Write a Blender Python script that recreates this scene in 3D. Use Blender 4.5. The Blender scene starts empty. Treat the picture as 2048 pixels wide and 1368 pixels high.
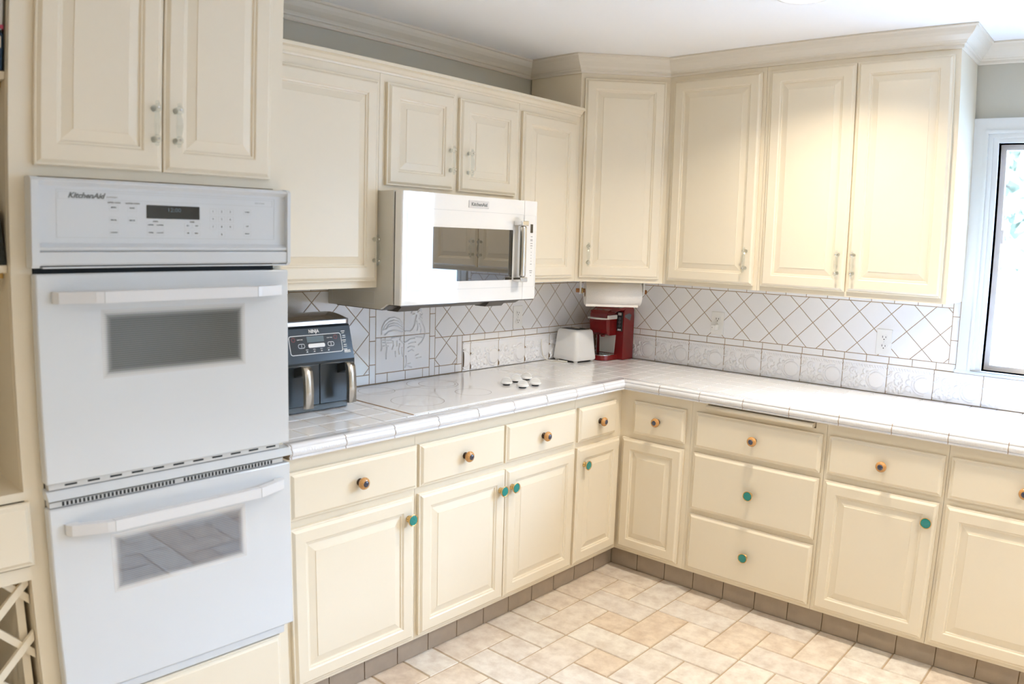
import bpy, bmesh, math, random
from mathutils import Vector, Matrix
from mathutils.geometry import intersect_line_line_2d
import numpy as np

PI = math.pi
sc = bpy.context.scene
col = sc.collection

# ------------------------------------------------------------------ camera
# wide lens with mild barrel distortion (real lens behaviour, radially symmetric)
cd = bpy.data.cameras.new('camera')
cam = bpy.data.objects.new('camera', cd)
col.objects.link(cam)
sc.camera = cam
Mrot = (Matrix.Rotation(0.7266866, 4, 'Z') @ Matrix.Rotation(1.4437178, 4, 'X') @ Matrix.Rotation(0.0288775, 4, 'Z'))
cam.matrix_world = Matrix.Translation((2.61417, -3.64218, 1.53411)) @ Mrot
cd.type = 'PANO'
cd.lens = 28.0
cd.sensor_width = 36.0
cd.sensor_fit = 'HORIZONTAL'
cd.panorama_type = 'FISHEYE_LENS_POLYNOMIAL'
cd.fisheye_fov = PI
cd.fisheye_polynomial_k0 = 0.0
cd.fisheye_polynomial_k1 = -0.0359477
cd.fisheye_polynomial_k2 = -2.17206e-05
cd.fisheye_polynomial_k3 = 1.341390e-05
cd.fisheye_polynomial_k4 = -2.349468e-07
cd.dof.use_dof = True
cd.dof.focus_distance = 3.9
cd.dof.aperture_fstop = 3.2

# ------------------------------------------------------------------ world, lights, exposure
w = bpy.data.worlds.new('world')
sc.world = w
w.use_nodes = True
nt = w.node_tree
nt.nodes.clear()
out = nt.nodes.new('ShaderNodeOutputWorld')
bg = nt.nodes.new('ShaderNodeBackground')
tc = nt.nodes.new('ShaderNodeTexCoord')
sep = nt.nodes.new('ShaderNodeSeparateXYZ')
ramp = nt.nodes.new('ShaderNodeValToRGB')
ramp.color_ramp.elements[0].position = 0.0
ramp.color_ramp.elements[0].color = (0.15, 0.18, 0.23, 1)
ramp.color_ramp.elements[1].position = 0.8
ramp.color_ramp.elements[1].color = (0.42, 0.62, 1.0, 1)
e_ = ramp.color_ramp.elements.new(0.42)
e_.color = (0.46, 0.66, 1.0, 1)
nt.links.new(tc.outputs['Generated'], sep.inputs[0])
nt.links.new(sep.outputs['Z'], ramp.inputs[0])
nt.links.new(ramp.outputs[0], bg.inputs[0])
bg.inputs[1].default_value = 21.0
nt.links.new(bg.outputs[0], out.inputs[0])

WIN1 = (2.006, 3.95, 1.07, 2.01)      # window over the sink: x0,x1,z0,z1 in the wall y=0
XR_, YF_ = 5.2, -6.2
CEIL = 2.412


def portal(name, loc, rot, sx, sy):
    l = bpy.data.lights.new(name, 'AREA')
    l.shape = 'RECTANGLE'
    l.size, l.size_y = sx, sy
    l.cycles.is_portal = True
    o = bpy.data.objects.new(name, l)
    o.location, o.rotation_euler = loc, rot
    col.objects.link(o)


portal('window_portal', ((WIN1[0] + WIN1[1]) / 2, 0.16, (WIN1[2] + WIN1[3]) / 2), (-PI / 2, 0, 0), WIN1[1] - WIN1[0], WIN1[3] - WIN1[2])

DOWNLIGHTS = [(1.52, -0.96), (3.10, -0.96), (2.90, -2.40), (4.40, -2.40), (1.70, -4.90), (3.60, -4.90)]
LAMP_W = 6.0
for (x, y) in DOWNLIGHTS:
    l = bpy.data.lights.new('downlight_lamp', 'AREA')
    l.shape = 'DISK'
    l.size = 0.09
    l.energy = LAMP_W
    l.color = (1.0, 0.88, 0.71)
    l.spread = math.radians(136)
    o = bpy.data.objects.new('downlight_lamp', l)
    o.location = (x, y, CEIL - 0.012)
    col.objects.link(o)

vs = sc.view_settings
vs.view_transform = 'Standard'
vs.look = 'None'
vs.gamma = 1.0
vs.use_curve_mapping = False
vs.exposure = 1.21
sc.cycles.max_bounces = 10
sc.cycles.diffuse_bounces = 8
sc.cycles.glossy_bounces = 5
sc.cycles.transmission_bounces = 8
sc.cycles.transparent_max_bounces = 12
sc.cycles.caustics_reflective = False
sc.cycles.caustics_refractive = False
sc.cycles.sample_clamp_indirect = 6.0
sc.cycles.use_denoising = True

# ------------------------------------------------------------------ materials
MATS = {}


def mat(name, base, rough=0.5, metal=0.0, spec=0.5, ior=1.5, coat=0.0, trans=0.0, noise=None, bump=None, emit=None):
    m = bpy.data.materials.new(name)
    m.use_nodes = True
    t = m.node_tree
    p = t.nodes['Principled BSDF']
    p.inputs['Base Color'].default_value = (*base, 1)
    p.inputs['Roughness'].default_value = rough
    p.inputs['Metallic'].default_value = metal
    p.inputs['Specular IOR Level'].default_value = spec
    p.inputs['IOR'].default_value = ior
    p.inputs['Coat Weight'].default_value = coat
    p.inputs['Coat Roughness'].default_value = 0.03
    p.inputs['Transmission Weight'].default_value = trans
    co = t.nodes.new('ShaderNodeTexCoord')
    if noise:   # (scale, amount, detail) : subtle mottling of the colour
        n = t.nodes.new('ShaderNodeTexNoise')
        n.inputs['Scale'].default_value = noise[0]
        n.inputs['Detail'].default_value = 4
        mx = t.nodes.new('ShaderNodeMix')
        mx.data_type = 'RGBA'
        c2 = noise[2] if len(noise) > 2 else tuple(v * (1 - noise[1]) for v in base)
        mx.inputs[6].default_value = (*base, 1)
        mx.inputs[7].default_value = (*c2, 1)
        t.links.new(co.outputs['Object'], n.inputs['Vector'])
        t.links.new(n.outputs['Fac'], mx.inputs[0])
        t.links.new(mx.outputs[2], p.inputs['Base Color'])
    if bump:    # (scale, strength, distance)
        n2 = t.nodes.new('ShaderNodeTexNoise')
        n2.inputs['Scale'].default_value = bump[0]
        n2.inputs['Detail'].default_value = 3
        b = t.nodes.new('ShaderNodeBump')
        b.inputs['Strength'].default_value = bump[1]
        b.inputs['Distance'].default_value = bump[2]
        t.links.new(co.outputs['Object'], n2.inputs['Vector'])
        t.links.new(n2.outputs['Fac'], b.inputs['Height'])
        t.links.new(b.outputs['Normal'], p.inputs['Normal'])
    if emit:
        p.inputs['Emission Color'].default_value = (*emit[0], 1)
        p.inputs['Emission Strength'].default_value = emit[1]
    MATS[name] = m
    return m


CREAM = mat('cream_paint', (0.765, 0.69, 0.55), 0.34, bump=(160, 0.08, 0.0008), noise=(6, 0.03))
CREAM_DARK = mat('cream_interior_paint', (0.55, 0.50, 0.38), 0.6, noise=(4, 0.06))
WALLP = mat('sage_beige_wall_paint', (0.52, 0.50, 0.43), 0.7, bump=(220, 0.1, 0.001), noise=(3, 0.03))
TRIMP = mat('white_trim_paint', (0.67, 0.68, 0.67), 0.35, bump=(120, 0.05, 0.001), noise=(3, 0.02))
CROWNP = mat('crown_paint', (0.70, 0.65, 0.56), 0.45, bump=(120, 0.05, 0.001), noise=(3, 0.02))
CEILP = mat('ceiling_paint', (0.85, 0.86, 0.87), 0.9, bump=(300, 0.1, 0.001), noise=(3, 0.02))
HANDLEW = mat('oven_handle_plastic', (0.70, 0.71, 0.73), 0.3, noise=(5, 0.02))
ENAMEL = mat('white_enamel', (0.63, 0.66, 0.69), 0.12, coat=0.5, noise=(2, 0.01))
PLASTW = mat('white_plastic', (0.82, 0.82, 0.81), 0.3, noise=(5, 0.02))
PLASTG = mat('grey_white_plastic', (0.66, 0.66, 0.65), 0.35, noise=(5, 0.03))
TILE = mat('white_glazed_tile', (0.86, 0.87, 0.90), 0.08, coat=0.3, bump=(45, 0.12, 0.0015), noise=(30, 0.02))
CTILE = mat('counter_glazed_tile', (0.86, 0.86, 0.87), 0.10, coat=0.2, bump=(60, 0.05, 0.001), noise=(12, 0.03))
VCAP = mat('counter_edge_tile', (0.76, 0.77, 0.80), 0.12, coat=0.3, noise=(12, 0.02))
GROUT = mat('tan_grout', (0.42, 0.29, 0.17), 0.9, noise=(40, 0.3))
CGROUT = mat('pale_grout', (0.70, 0.60, 0.50), 0.9, noise=(40, 0.2))
FGROUT = mat('floor_grout', (0.50, 0.38, 0.25), 0.95, noise=(30, 0.3))
GLASSC = mat('cooktop_white_glass', (0.90, 0.90, 0.91), 0.05, coat=0.5, noise=(8, 0.02))
RINGM = mat('cooktop_ring_print', (0.42, 0.36, 0.33), 0.2, noise=(60, 0.3))
CHROME = mat('chrome', (0.80, 0.79, 0.77), 0.10, metal=1.0, noise=(20, 0.05))
SATIN = mat('satin_steel', (0.72, 0.69, 0.64), 0.25, metal=1.0, noise=(20, 0.05))
SILVERP = mat('silver_plastic', (0.78, 0.77, 0.74), 0.35, metal=0.05, noise=(20, 0.05))
BRASS = mat('brass', (0.75, 0.52, 0.22), 0.25, metal=1.0, noise=(30, 0.1))
BRONZE = mat('dark_bronze', (0.07, 0.045, 0.03), 0.35, metal=0.8, noise=(30, 0.2))
BLACKP = mat('black_plastic', (0.022, 0.024, 0.026), 0.3, noise=(20, 0.1))
AFBODY = mat('slate_grey_plastic', (0.030, 0.040, 0.050), 0.22, noise=(6, 0.08))
AFBASE = mat('smoky_base_plastic', (0.065, 0.060, 0.052), 0.15, noise=(6, 0.1))
DARKGAP = mat('dark_gap', (0.012, 0.016, 0.018), 0.6, noise=(10, 0.1))
DARKGLASS = mat('dark_reflective_glass', (0.015, 0.014, 0.014), 0.02, ior=2.5, noise=(4, 0.1))
DISPLAY = mat('dark_display', (0.018, 0.017, 0.014), 0.04, ior=1.9, noise=(4, 0.1))
LCD = mat('grey_lcd', (0.16, 0.21, 0.24), 0.1, noise=(30, 0.1))
PRINT = mat('grey_print', (0.16, 0.17, 0.17), 0.5, noise=(60, 0.1))
PRINTL = mat('pale_grey_print', (0.50, 0.52, 0.52), 0.5, noise=(60, 0.1))
WPRINT = mat('white_print', (0.85, 0.85, 0.85), 0.4, noise=(60, 0.05))
RPRINT = mat('red_print', (0.35, 0.03, 0.02), 0.4, noise=(60, 0.1))
RED = mat('glossy_red_plastic', (0.22, 0.010, 0.012), 0.12, coat=0.4, noise=(10, 0.1))
REDD = mat('dark_red_plastic', (0.14, 0.008, 0.010), 0.2, noise=(10, 0.1))
PAPER = mat('paper_towel', (0.80, 0.76, 0.71), 0.95, bump=(260, 0.5, 0.002), noise=(20, 0.03))
CARD = mat('cardboard', (0.35, 0.24, 0.14), 0.9, noise=(40, 0.1))
WOODR = mat('oak_rod', (0.36, 0.15, 0.045), 0.4, noise=(35, 0.3))
CORDM = mat('white_cord', (0.80, 0.78, 0.72), 0.4, noise=(20, 0.02))
TEAL = mat('teal_crackle_glass', (0.0, 0.13, 0.13), 0.08, coat=0.6, noise=(190, 0.6, (0.0, 0.30, 0.27)))
KORANGE = mat('amber_ceramic', (0.90, 0.48, 0.15), 0.2, coat=0.5, noise=(420, 0.75, (0.16, 0.05, 0.01)))
KBLUE = mat('navy_ceramic', (0.012, 0.016, 0.035), 0.15, coat=0.5, noise=(400, 0.5, (0.06, 0.07, 0.12)))
GUM = mat('rubber_pad', (0.75, 0.68, 0.2), 0.5, noise=(20, 0.2))
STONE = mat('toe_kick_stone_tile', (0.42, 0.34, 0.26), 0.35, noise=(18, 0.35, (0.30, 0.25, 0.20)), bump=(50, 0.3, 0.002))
BOOKW = mat('white_paper_cover', (0.6, 0.62, 0.66), 0.5, noise=(10, 0.05))
BOOKP = mat('pink_band', (0.45, 0.06, 0.14), 0.5, noise=(10, 0.05))
BOOKB = mat('navy_cover', (0.01, 0.045, 0.11), 0.45, noise=(10, 0.1))
ORANGEW = mat('brown_leather_cover', (0.30, 0.12, 0.03), 0.5, noise=(10, 0.2))
BLACKB = mat('black_woven_basket', (0.010, 0.014, 0.010), 0.6, bump=(120, 0.8, 0.004), noise=(60, 0.3))
LAWN = mat('pale_driveway', (0.30, 0.31, 0.31), 0.9, noise=(2, 0.2))
LEAF = mat('leaf_green', (0.50, 0.52, 0.40), 0.7, noise=(2, 0.4))
BARK = mat('bark', (0.20, 0.16, 0.12), 0.9, noise=(10, 0.3))
ALU = mat('window_sash_metal', (0.84, 0.80, 0.77), 0.35, metal=0.0, noise=(5, 0.05))
GLOW = mat('downlight_lens', (1, 1, 1), 0.5, emit=((1.0, 0.9, 0.75), 14), noise=(2, 0.01))


def clear_glass(name, tint=(0.98, 1, 1), fres=1.45, gl=1.0):
    m = bpy.data.materials.new(name)
    m.use_nodes = True
    t = m.node_tree
    t.nodes.clear()
    o = t.nodes.new('ShaderNodeOutputMaterial')
    mx = t.nodes.new('ShaderNodeMixShader')
    tr = t.nodes.new('ShaderNodeBsdfTransparent')
    tr.inputs[0].default_value = (*tint, 1)
    g = t.nodes.new('ShaderNodeBsdfGlossy')
    g.inputs['Roughness'].default_value = 0.01
    g.inputs[0].default_value = (gl, gl, gl, 1)
    f = t.nodes.new('ShaderNodeFresnel')
    ge = t.nodes.new('ShaderNodeNewGeometry')   # keep the reflectance the same seen through either face of the sheet
    mr = t.nodes.new('ShaderNodeMapRange')
    mr.inputs['To Min'].default_value = fres
    mr.inputs['To Max'].default_value = 1.0 / fres
    t.links.new(ge.outputs['Backfacing'], mr.inputs['Value'])
    t.links.new(mr.outputs['Result'], f.inputs[0])
    t.links.new(f.outputs[0], mx.inputs[0])
    t.links.new(tr.outputs[0], mx.inputs[1])
    t.links.new(g.outputs[0], mx.inputs[2])
    t.links.new(mx.outputs[0], o.inputs[0])
    return m


PANE = clear_glass('window_glass')
CRYSTAL = clear_glass('clear_crystal', (0.93, 0.945, 0.94), 1.5)


def floor_material():
    m = bpy.data.materials.new('floor_stone_tile')
    m.use_nodes = True
    t = m.node_tree
    p = t.nodes['Principled BSDF']
    at = t.nodes.new('ShaderNodeAttribute')
    at.attribute_name = 'tile'
    co = t.nodes.new('ShaderNodeTexCoord')
    r = t.nodes.new('ShaderNodeValToRGB')
    cr = r.color_ramp
    cr.elements[0].position = 0.0
    cr.elements[0].color = (0.71, 0.60, 0.47, 1)
    cr.elements[1].position = 1.0
    cr.elements[1].color = (0.78, 0.74, 0.66, 1)
    e = cr.elements.new(0.35)
    e.color = (0.76, 0.68, 0.57, 1)
    e = cr.elements.new(0.7)
    e.color = (0.72, 0.67, 0.60, 1)
    n = t.nodes.new('ShaderNodeTexNoise')
    n.inputs['Scale'].default_value = 16
    n.inputs['Detail'].default_value = 6
    n.inputs['Roughness'].default_value = 0.65
    n2 = t.nodes.new('ShaderNodeTexNoise')
    n2.inputs['Scale'].default_value = 70
    n2.inputs['Detail'].default_value = 4
    mx = t.nodes.new('ShaderNodeMix')
    mx.data_type = 'RGBA'
    mx.blend_type = 'MULTIPLY'
    mx.inputs[0].default_value = 0.9
    r2 = t.nodes.new('ShaderNodeValToRGB')
    r2.color_ramp.elements[0].position = 0.32
    r2.color_ramp.elements[0].color = (0.72, 0.66, 0.62, 1)
    r2.color_ramp.elements[1].position = 0.62
    r2.color_ramp.elements[1].color = (1, 1, 1, 1)
    b = t.nodes.new('ShaderNodeBump')
    b.inputs['Strength'].default_value = 0.35
    b.inputs['Distance'].default_value = 0.002
    t.links.new(at.outputs['Fac'], r.inputs[0])
    t.links.new(co.outputs['Object'], n.inputs['Vector'])
    t.links.new(co.outputs['Object'], n2.inputs['Vector'])
    t.links.new(n.outputs['Fac'], r2.inputs[0])
    t.links.new(r.outputs[0], mx.inputs[6])
    t.links.new(r2.outputs[0], mx.inputs[7])
    t.links.new(mx.outputs[2], p.inputs['Base Color'])
    t.links.new(n2.outputs['Fac'], b.inputs['Height'])
    t.links.new(b.outputs['Normal'], p.inputs['Normal'])
    p.inputs['Roughness'].default_value = 0.33
    return m


FLOORM = floor_material()


def frit_material(name, dark, ior, lines):
    """oven window: dark glass behind a dotted white frit that fades out at the edge (attribute 'clear')"""
    m = bpy.data.materials.new(name)
    m.use_nodes = True
    t = m.node_tree
    p = t.nodes['Principled BSDF']
    at = t.nodes.new('ShaderNodeAttribute')
    at.attribute_name = 'clear'
    co = t.nodes.new('ShaderNodeTexCoord')
    wv = t.nodes.new('ShaderNodeTexWave')
    wv.bands_direction = 'Z'
    wv.inputs['Scale'].default_value = lines
    ad = t.nodes.new('ShaderNodeMath')
    ad.operation = 'MULTIPLY_ADD'
    ad.inputs[1].default_value = 0.16
    ad.inputs[2].default_value = 0.0
    sb = t.nodes.new('ShaderNodeMath')
    sb.operation = 'SUBTRACT'
    sb.use_clamp = True
    mx = t.nodes.new('ShaderNodeMix')
    mx.data_type = 'RGBA'
    mx.inputs[6].default_value = (0.60, 0.61, 0.62, 1)
    mx.inputs[7].default_value = (*dark, 1)
    t.links.new(co.outputs['Object'], wv.inputs['Vector'])
    t.links.new(wv.outputs['Fac'], ad.inputs[0])
    t.links.new(at.outputs['Fac'], sb.inputs[0])
    t.links.new(ad.outputs[0], sb.inputs[1])
    t.links.new(sb.outputs[0], mx.inputs[0])
    t.links.new(mx.outputs[2], p.inputs['Base Color'])
    p.inputs['Roughness'].default_value = 0.025
    p.inputs['IOR'].default_value = ior
    return m


OVENWIN = frit_material('oven_window_frit', (0.055, 0.062, 0.060), 1.9, 60)
OVENWIN2 = frit_material('lower_oven_window_frit', (0.05, 0.07, 0.11), 2.3, 60)

# ------------------------------------------------------------------ builders
S2 = math.sqrt(0.5)


class Fr:
    """frame of a run of units: a = along the run, d = distance out from the wall, z = up"""

    def __init__(s, kind, ac, zb):
        s.kind, s.ac, s.zb = kind, ac, zb

    def loc(s):
        if s.kind == 'L':
            return (0, s.ac, s.zb)
        if s.kind == 'R':
            return (s.ac, 0, s.zb)
        if s.kind == 'D':
            return (s.ac * S2, s.ac * S2, s.zb)
        return (0, 0, s.zb)

    def rot(s):
        return {'L': PI / 2, 'R': 0, 'D': PI / 4, 'W': 0}[s.kind]

    def P(s, a, d, z):
        if s.kind == 'W':
            return Vector((a, d, z - s.zb))
        return Vector((a - s.ac, -d, z - s.zb))


WORLD = Fr('W', 0, 0)


class MB:
    def __init__(s, fr=WORLD):
        s.fr, s.bm, s.mi = fr, bmesh.new(), 0
        s.lay = None

    def m(s, i):
        s.mi = i
        return s

    def v(s, a, d, z):
        return s.bm.verts.new(s.fr.P(a, d, z))

    def f(s, vs_, smooth=False):
        try:
            fc = s.bm.faces.new(vs_)
        except ValueError:
            return None
        fc.material_index = s.mi
        fc.smooth = smooth
        return fc

    def box(s, a0, a1, d0, d1, z0, z1, bev=0.0, seg=1):
        q = [s.v(a, d, z) for a in (a0, a1) for d in (d0, d1) for z in (z0, z1)]
        fs = [s.f([q[i] for i in ix]) for ix in ((0, 1, 3, 2), (4, 6, 7, 5), (0, 4, 5, 1), (2, 3, 7, 6), (0, 2, 6, 4), (1, 5, 7, 3))]
        if bev > 0:
            es = list({e for f_ in fs for e in f_.edges})
            r = bmesh.ops.bevel(s.bm, geom=es, offset=bev, segments=seg, profile=0.5, affect='EDGES')
            for f_ in r['faces']:
                f_.material_index = s.mi
                f_.smooth = seg > 1
        return s

    def rings(s, rl, back=None, cap=True):
        """rl: list of (a0,a1,z0,z1,d) nested rectangles joined front to back"""
        prev = None
        for (a0, a1, z0, z1, d) in rl:
            cur = [s.v(a0, d, z0), s.v(a1, d, z0), s.v(a1, d, z1), s.v(a0, d, z1)]
            if prev:
                for i in range(4):
                    s.f([prev[i], prev[(i + 1) % 4], cur[(i + 1) % 4], cur[i]])
            else:
                s.f(cur)
            prev = cur
        if cap:
            s.f(prev)
        return s

    def prism(s, poly, t0, t1, axis='a', bev=0.0, seg=1, smooth=False):
        """poly in the two other coordinates (order a,d,z without axis)"""
        def mk(t, p):
            return s.v(*({'a': (t, p[0], p[1]), 'd': (p[0], t, p[1]), 'z': (p[0], p[1], t)}[axis]))
        A = [mk(t0, p) for p in poly]
        B = [mk(t1, p) for p in poly]
        fs = [s.f(A), s.f(B)]
        n = len(poly)
        for i in range(n):
            fs.append(s.f([A[i], A[(i + 1) % n], B[(i + 1) % n], B[i]], smooth))
        if bev > 0:
            es = list({e for f_ in fs if f_ for e in f_.edges if abs(e.calc_face_angle(0)) > 0.35})
            r = bmesh.ops.bevel(s.bm, geom=es, offset=bev, segments=seg, profile=0.5, affect='EDGES')
            for f_ in r['faces']:
                f_.material_index = s.mi
                f_.smooth = seg > 1
        return s

    def lathe(s, c, axis, prof, n=20, smooth=True, phase=0.0, sx=1.0):
        """prof: list of (t, r) along axis in a/d/z"""
        prev = None
        for (t, r) in prof:
            cur = []
            for k in range(n):
                th = 2 * PI * (k + phase) / n
                u, w_ = r * math.cos(th) * sx, r * math.sin(th)
                if axis == 'd':
                    cur.append(s.v(c[0] + u, c[1] + t, c[2] + w_))
                elif axis == 'z':
                    cur.append(s.v(c[0] + u, c[1] + w_, c[2] + t))
                else:
                    cur.append(s.v(c[0] + t, c[1] + u, c[2] + w_))
            if prev:
                for i in range(n):
                    s.f([prev[i], prev[(i + 1) % n], cur[(i + 1) % n], cur[i]], smooth)
            else:
                s.f(cur)
            prev = cur
        s.f(prev)
        return s

    def tube(s, pts, r, n=8, smooth=True):
        P_ = [s.fr.P(*p) for p in pts]
        rr = r if isinstance(r, (list, tuple)) else [r] * len(pts)
        prev = None
        up = Vector((0.13, 0.21, 0.97))
        for i, p in enumerate(P_):
            t = (P_[min(i + 1, len(P_) - 1)] - P_[max(i - 1, 0)]).normalized()
            x = t.cross(up).normalized()
            y = t.cross(x)
            cur = [s.bm.verts.new(p + (x * math.cos(2 * PI * k / n) + y * math.sin(2 * PI * k / n)) * rr[i]) for k in range(n)]
            if prev:
                for k in range(n):
                    s.f([prev[k], prev[(k + 1) % n], cur[(k + 1) % n], cur[k]], smooth)
            else:
                s.f(cur)
            prev = cur
        s.f(prev)
        return s

    def sweep(s, prof, path):
        """profile (out, z) swept along a 2-D path in world xy with mitres; out = to the right of travel"""
        n = len(path)
        cols = []
        for i in range(n):
            p = Vector(path[i])
            d0 = (p - Vector(path[i - 1])).normalized() if i > 0 else None
            d1 = (Vector(path[i + 1]) - p).normalized() if i < n - 1 else None
            d0 = d0 or d1
            d1 = d1 or d0
            n0 = Vector((d0.y, -d0.x))
            n1 = Vector((d1.y, -d1.x))
            mdir = (n0 + n1)
            mdir = mdir / max(1e-6, (mdir.dot(n0)))
            cols.append([s.v(p.x + mdir.x * o, p.y + mdir.y * o, z) for (o, z) in prof])
        k = len(prof)
        for i in range(n - 1):
            for j in range(k):
                s.f([cols[i][j], cols[i + 1][j], cols[i + 1][(j + 1) % k], cols[i][(j + 1) % k]])
        s.f(cols[0])
        s.f(cols[-1])
        return s

    def ringplate(s, outer, inner, d0, d1):
        """frame between two rectangles (a0,a1,z0,z1) in the wall plane, from depth d0 to d1"""
        def q(r, d):
            return [s.v(r[0], d, r[2]), s.v(r[1], d, r[2]), s.v(r[1], d, r[3]), s.v(r[0], d, r[3])]
        O0, I0, O1, I1 = q(outer, d0), q(inner, d0), q(outer, d1), q(inner, d1)
        for i in range(4):
            j = (i + 1) % 4
            s.f([O0[i], O0[j], I0[j], I0[i]])
            s.f([O1[i], O1[j], I1[j], I1[i]])
            s.f([O0[i], O0[j], O1[j], O1[i]])
            s.f([I0[i], I0[j], I1[j], I1[i]])
        return s

    def build(s, name, mats, parent=None, recalc=True):
        if recalc:
            bmesh.ops.recalc_face_normals(s.bm, faces=s.bm.faces[:])
        me = bpy.data.meshes.new(name)
        s.bm.to_mesh(me)
        s.bm.free()
        for m_ in (mats if isinstance(mats, (list, tuple)) else [mats]):
            me.materials.append(m_)
        o = bpy.data.objects.new(name, me)
        col.objects.link(o)
        if parent is not None:
            o.parent = parent
        return o


def tag(o, label=None, cat=None, group=None, kind=None):
    if label:
        o['label'] = label
    if cat:
        o['category'] = cat
    if group:
        o['group'] = group
    if kind:
        o['kind'] = kind
    return o


def thing(name, fr, label, cat, group=None):
    o = bpy.data.objects.new(name, None)
    o.empty_display_size = 0.05
    o.location = fr.loc()
    o.rotation_euler = (0, 0, fr.rot())
    col.objects.link(o)
    return tag(o, label, cat, group)


def struct(o):
    o['kind'] = 'structure'
    return o


def text(body, fr, a, d, z, size, m_, parent, name='lettering', shear=0.0, bold=0.0, sx=1.0, align='CENTER', tilt=0.0, depth=0.0004):
    """lettering lying in the wall plane, facing outward, as mesh"""
    cu = bpy.data.curves.new(name, 'FONT')
    cu.body = body
    cu.size = size
    cu.shear = shear
    cu.offset = bold
    cu.align_x = align
    cu.align_y = 'CENTER'
    cu.extrude = depth
    cu.resolution_u = 3
    tmp = bpy.data.objects.new('tmp', cu)
    col.objects.link(tmp)
    dg = bpy.context.evaluated_depsgraph_get()
    me = bpy.data.meshes.new_from_object(tmp.evaluated_get(dg))
    bpy.data.objects.remove(tmp)
    me.materials.clear()
    me.materials.append(m_)
    p = fr.P(a, d, z)
    me.transform(Matrix.Translation(p) @ Matrix.Rotation(PI / 2 - tilt, 4, 'X') @ Matrix.Diagonal((sx, 1, 1, 1)))
    o = bpy.data.objects.new(name, me)
    col.objects.link(o)
    o.parent = parent
    return o


def clip_rect(poly, x0, x1, y0, y1):
    def cl(pl, inside, inter):
        out_ = []
        for i in range(len(pl)):
            p, q = pl[i], pl[(i + 1) % len(pl)]
            if inside(p):
                out_.append(p)
                if not inside(q):
                    out_.append(inter(p, q))
            elif inside(q):
                out_.append(inter(p, q))
        return out_
    def ix(xv):
        return lambda p, q: (xv, p[1] + (q[1] - p[1]) * (xv - p[0]) / (q[0] - p[0]))
    def iy(yv):
        return lambda p, q: (p[0] + (q[0] - p[0]) * (yv - p[1]) / (q[1] - p[1]), yv)
    for ins, it in ((lambda p: p[0] >= x0, ix(x0)), (lambda p: p[0] <= x1, ix(x1)), (lambda p: p[1] >= y0, iy(y0)), (lambda p: p[1] <= y1, iy(y1))):
        if poly:
            poly = cl(poly, ins, it)
    # drop near duplicates
    o_ = []
    for p in poly:
        if not o_ or math.dist(p, o_[-1]) > 1e-4:
            o_.append(p)
    if len(o_) > 2 and math.dist(o_[0], o_[-1]) < 1e-4:
        o_.pop()
    return o_


def inset_poly(pl, g):
    """move each edge of a convex polygon inward by g"""
    n = len(pl)
    A = sum(pl[i][0] * pl[(i + 1) % n][1] - pl[(i + 1) % n][0] * pl[i][1] for i in range(n)) / 2
    if A < 0:
        pl = pl[::-1]
    if abs(A) < 1.2e-4 * 0.5:
        return None
    res = []
    for i in range(n):
        p0, p1, p2 = pl[i - 1], pl[i], pl[(i + 1) % n]
        e0 = Vector((p1[0] - p0[0], p1[1] - p0[1])).normalized()
        e1 = Vector((p2[0] - p1[0], p2[1] - p1[1])).normalized()
        n0, n1 = Vector((-e0.y, e0.x)), Vector((-e1.y, e1.x))
        den = 1 + n0.dot(n1)
        if den < 0.15:
            return None
        mv = (n0 + n1) / den
        res.append((p1[0] + mv.x * g, p1[1] + mv.y * g))
    A2 = sum(res[i][0] * res[(i + 1) % n][1] - res[(i + 1) % n][0] * res[i][1] for i in range(n)) / 2
    return res if A2 > 1.5e-5 else None


def wall_tile(mb, pl, g=0.0015, h0=0.001, h1=0.008, ch=0.0012):
    """one tile (convex polygon in wall coordinates a,z) with a small pillowed edge"""
    q = inset_poly(pl, g)
    if not q:
        return
    q2 = inset_poly(q, ch) or q
    A = [mb.v(p[0], h0, p[1]) for p in q]
    B = [mb.v(p[0], h1 - ch * 0.7, p[1]) for p in q]
    n = len(q)
    for i in range(n):
        mb.f([A[i], A[(i + 1) % n], B[(i + 1) % n], B[i]])
    if len(q2) == n:
        C_ = [mb.v(p[0], h1, p[1]) for p in q2]
        for i in range(n):
            mb.f([B[i], B[(i + 1) % n], C_[(i + 1) % n], C_[i]])
        mb.f(C_)
    else:
        mb.f(B)


def R4(x0, x1, y0, y1):
    return [(x0, y0), (x1, y0), (x1, y1), (x0, y1)]


def diamonds(mb, a0, a1, z0, z1, an, zn, hole=None):
    """4-inch tiles laid on the diagonal, clipped to a field; (an, zn) = one grid node"""
    s_ = 0.0712
    for i in range(int((a0 - an) / s_) - 3, int((a1 - an) / s_) + 4):
        for j in range(int((z0 - zn) / s_) - 3, int((z1 - zn) / s_) + 4):
            if (i + j) % 2 == 0:
                continue
            cx, cz = an + i * s_, zn + j * s_
            pl = clip_rect([(cx - s_, cz), (cx, cz - s_), (cx + s_, cz), (cx, cz + s_)], a0, a1, z0, z1)
            if len(pl) >= 3:
                wall_tile(mb, pl)


# ================================================================== SETTING
# floor: stone tiles in a pinwheel of one small square and doubles
GX, GY = 0.7175, -0.7180
PX, PY = 0.1502, -0.1470
fb = MB(WORLD)
lay = fb.bm.verts.layers.float.new('tile')
rnd = random.Random(4)


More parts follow.
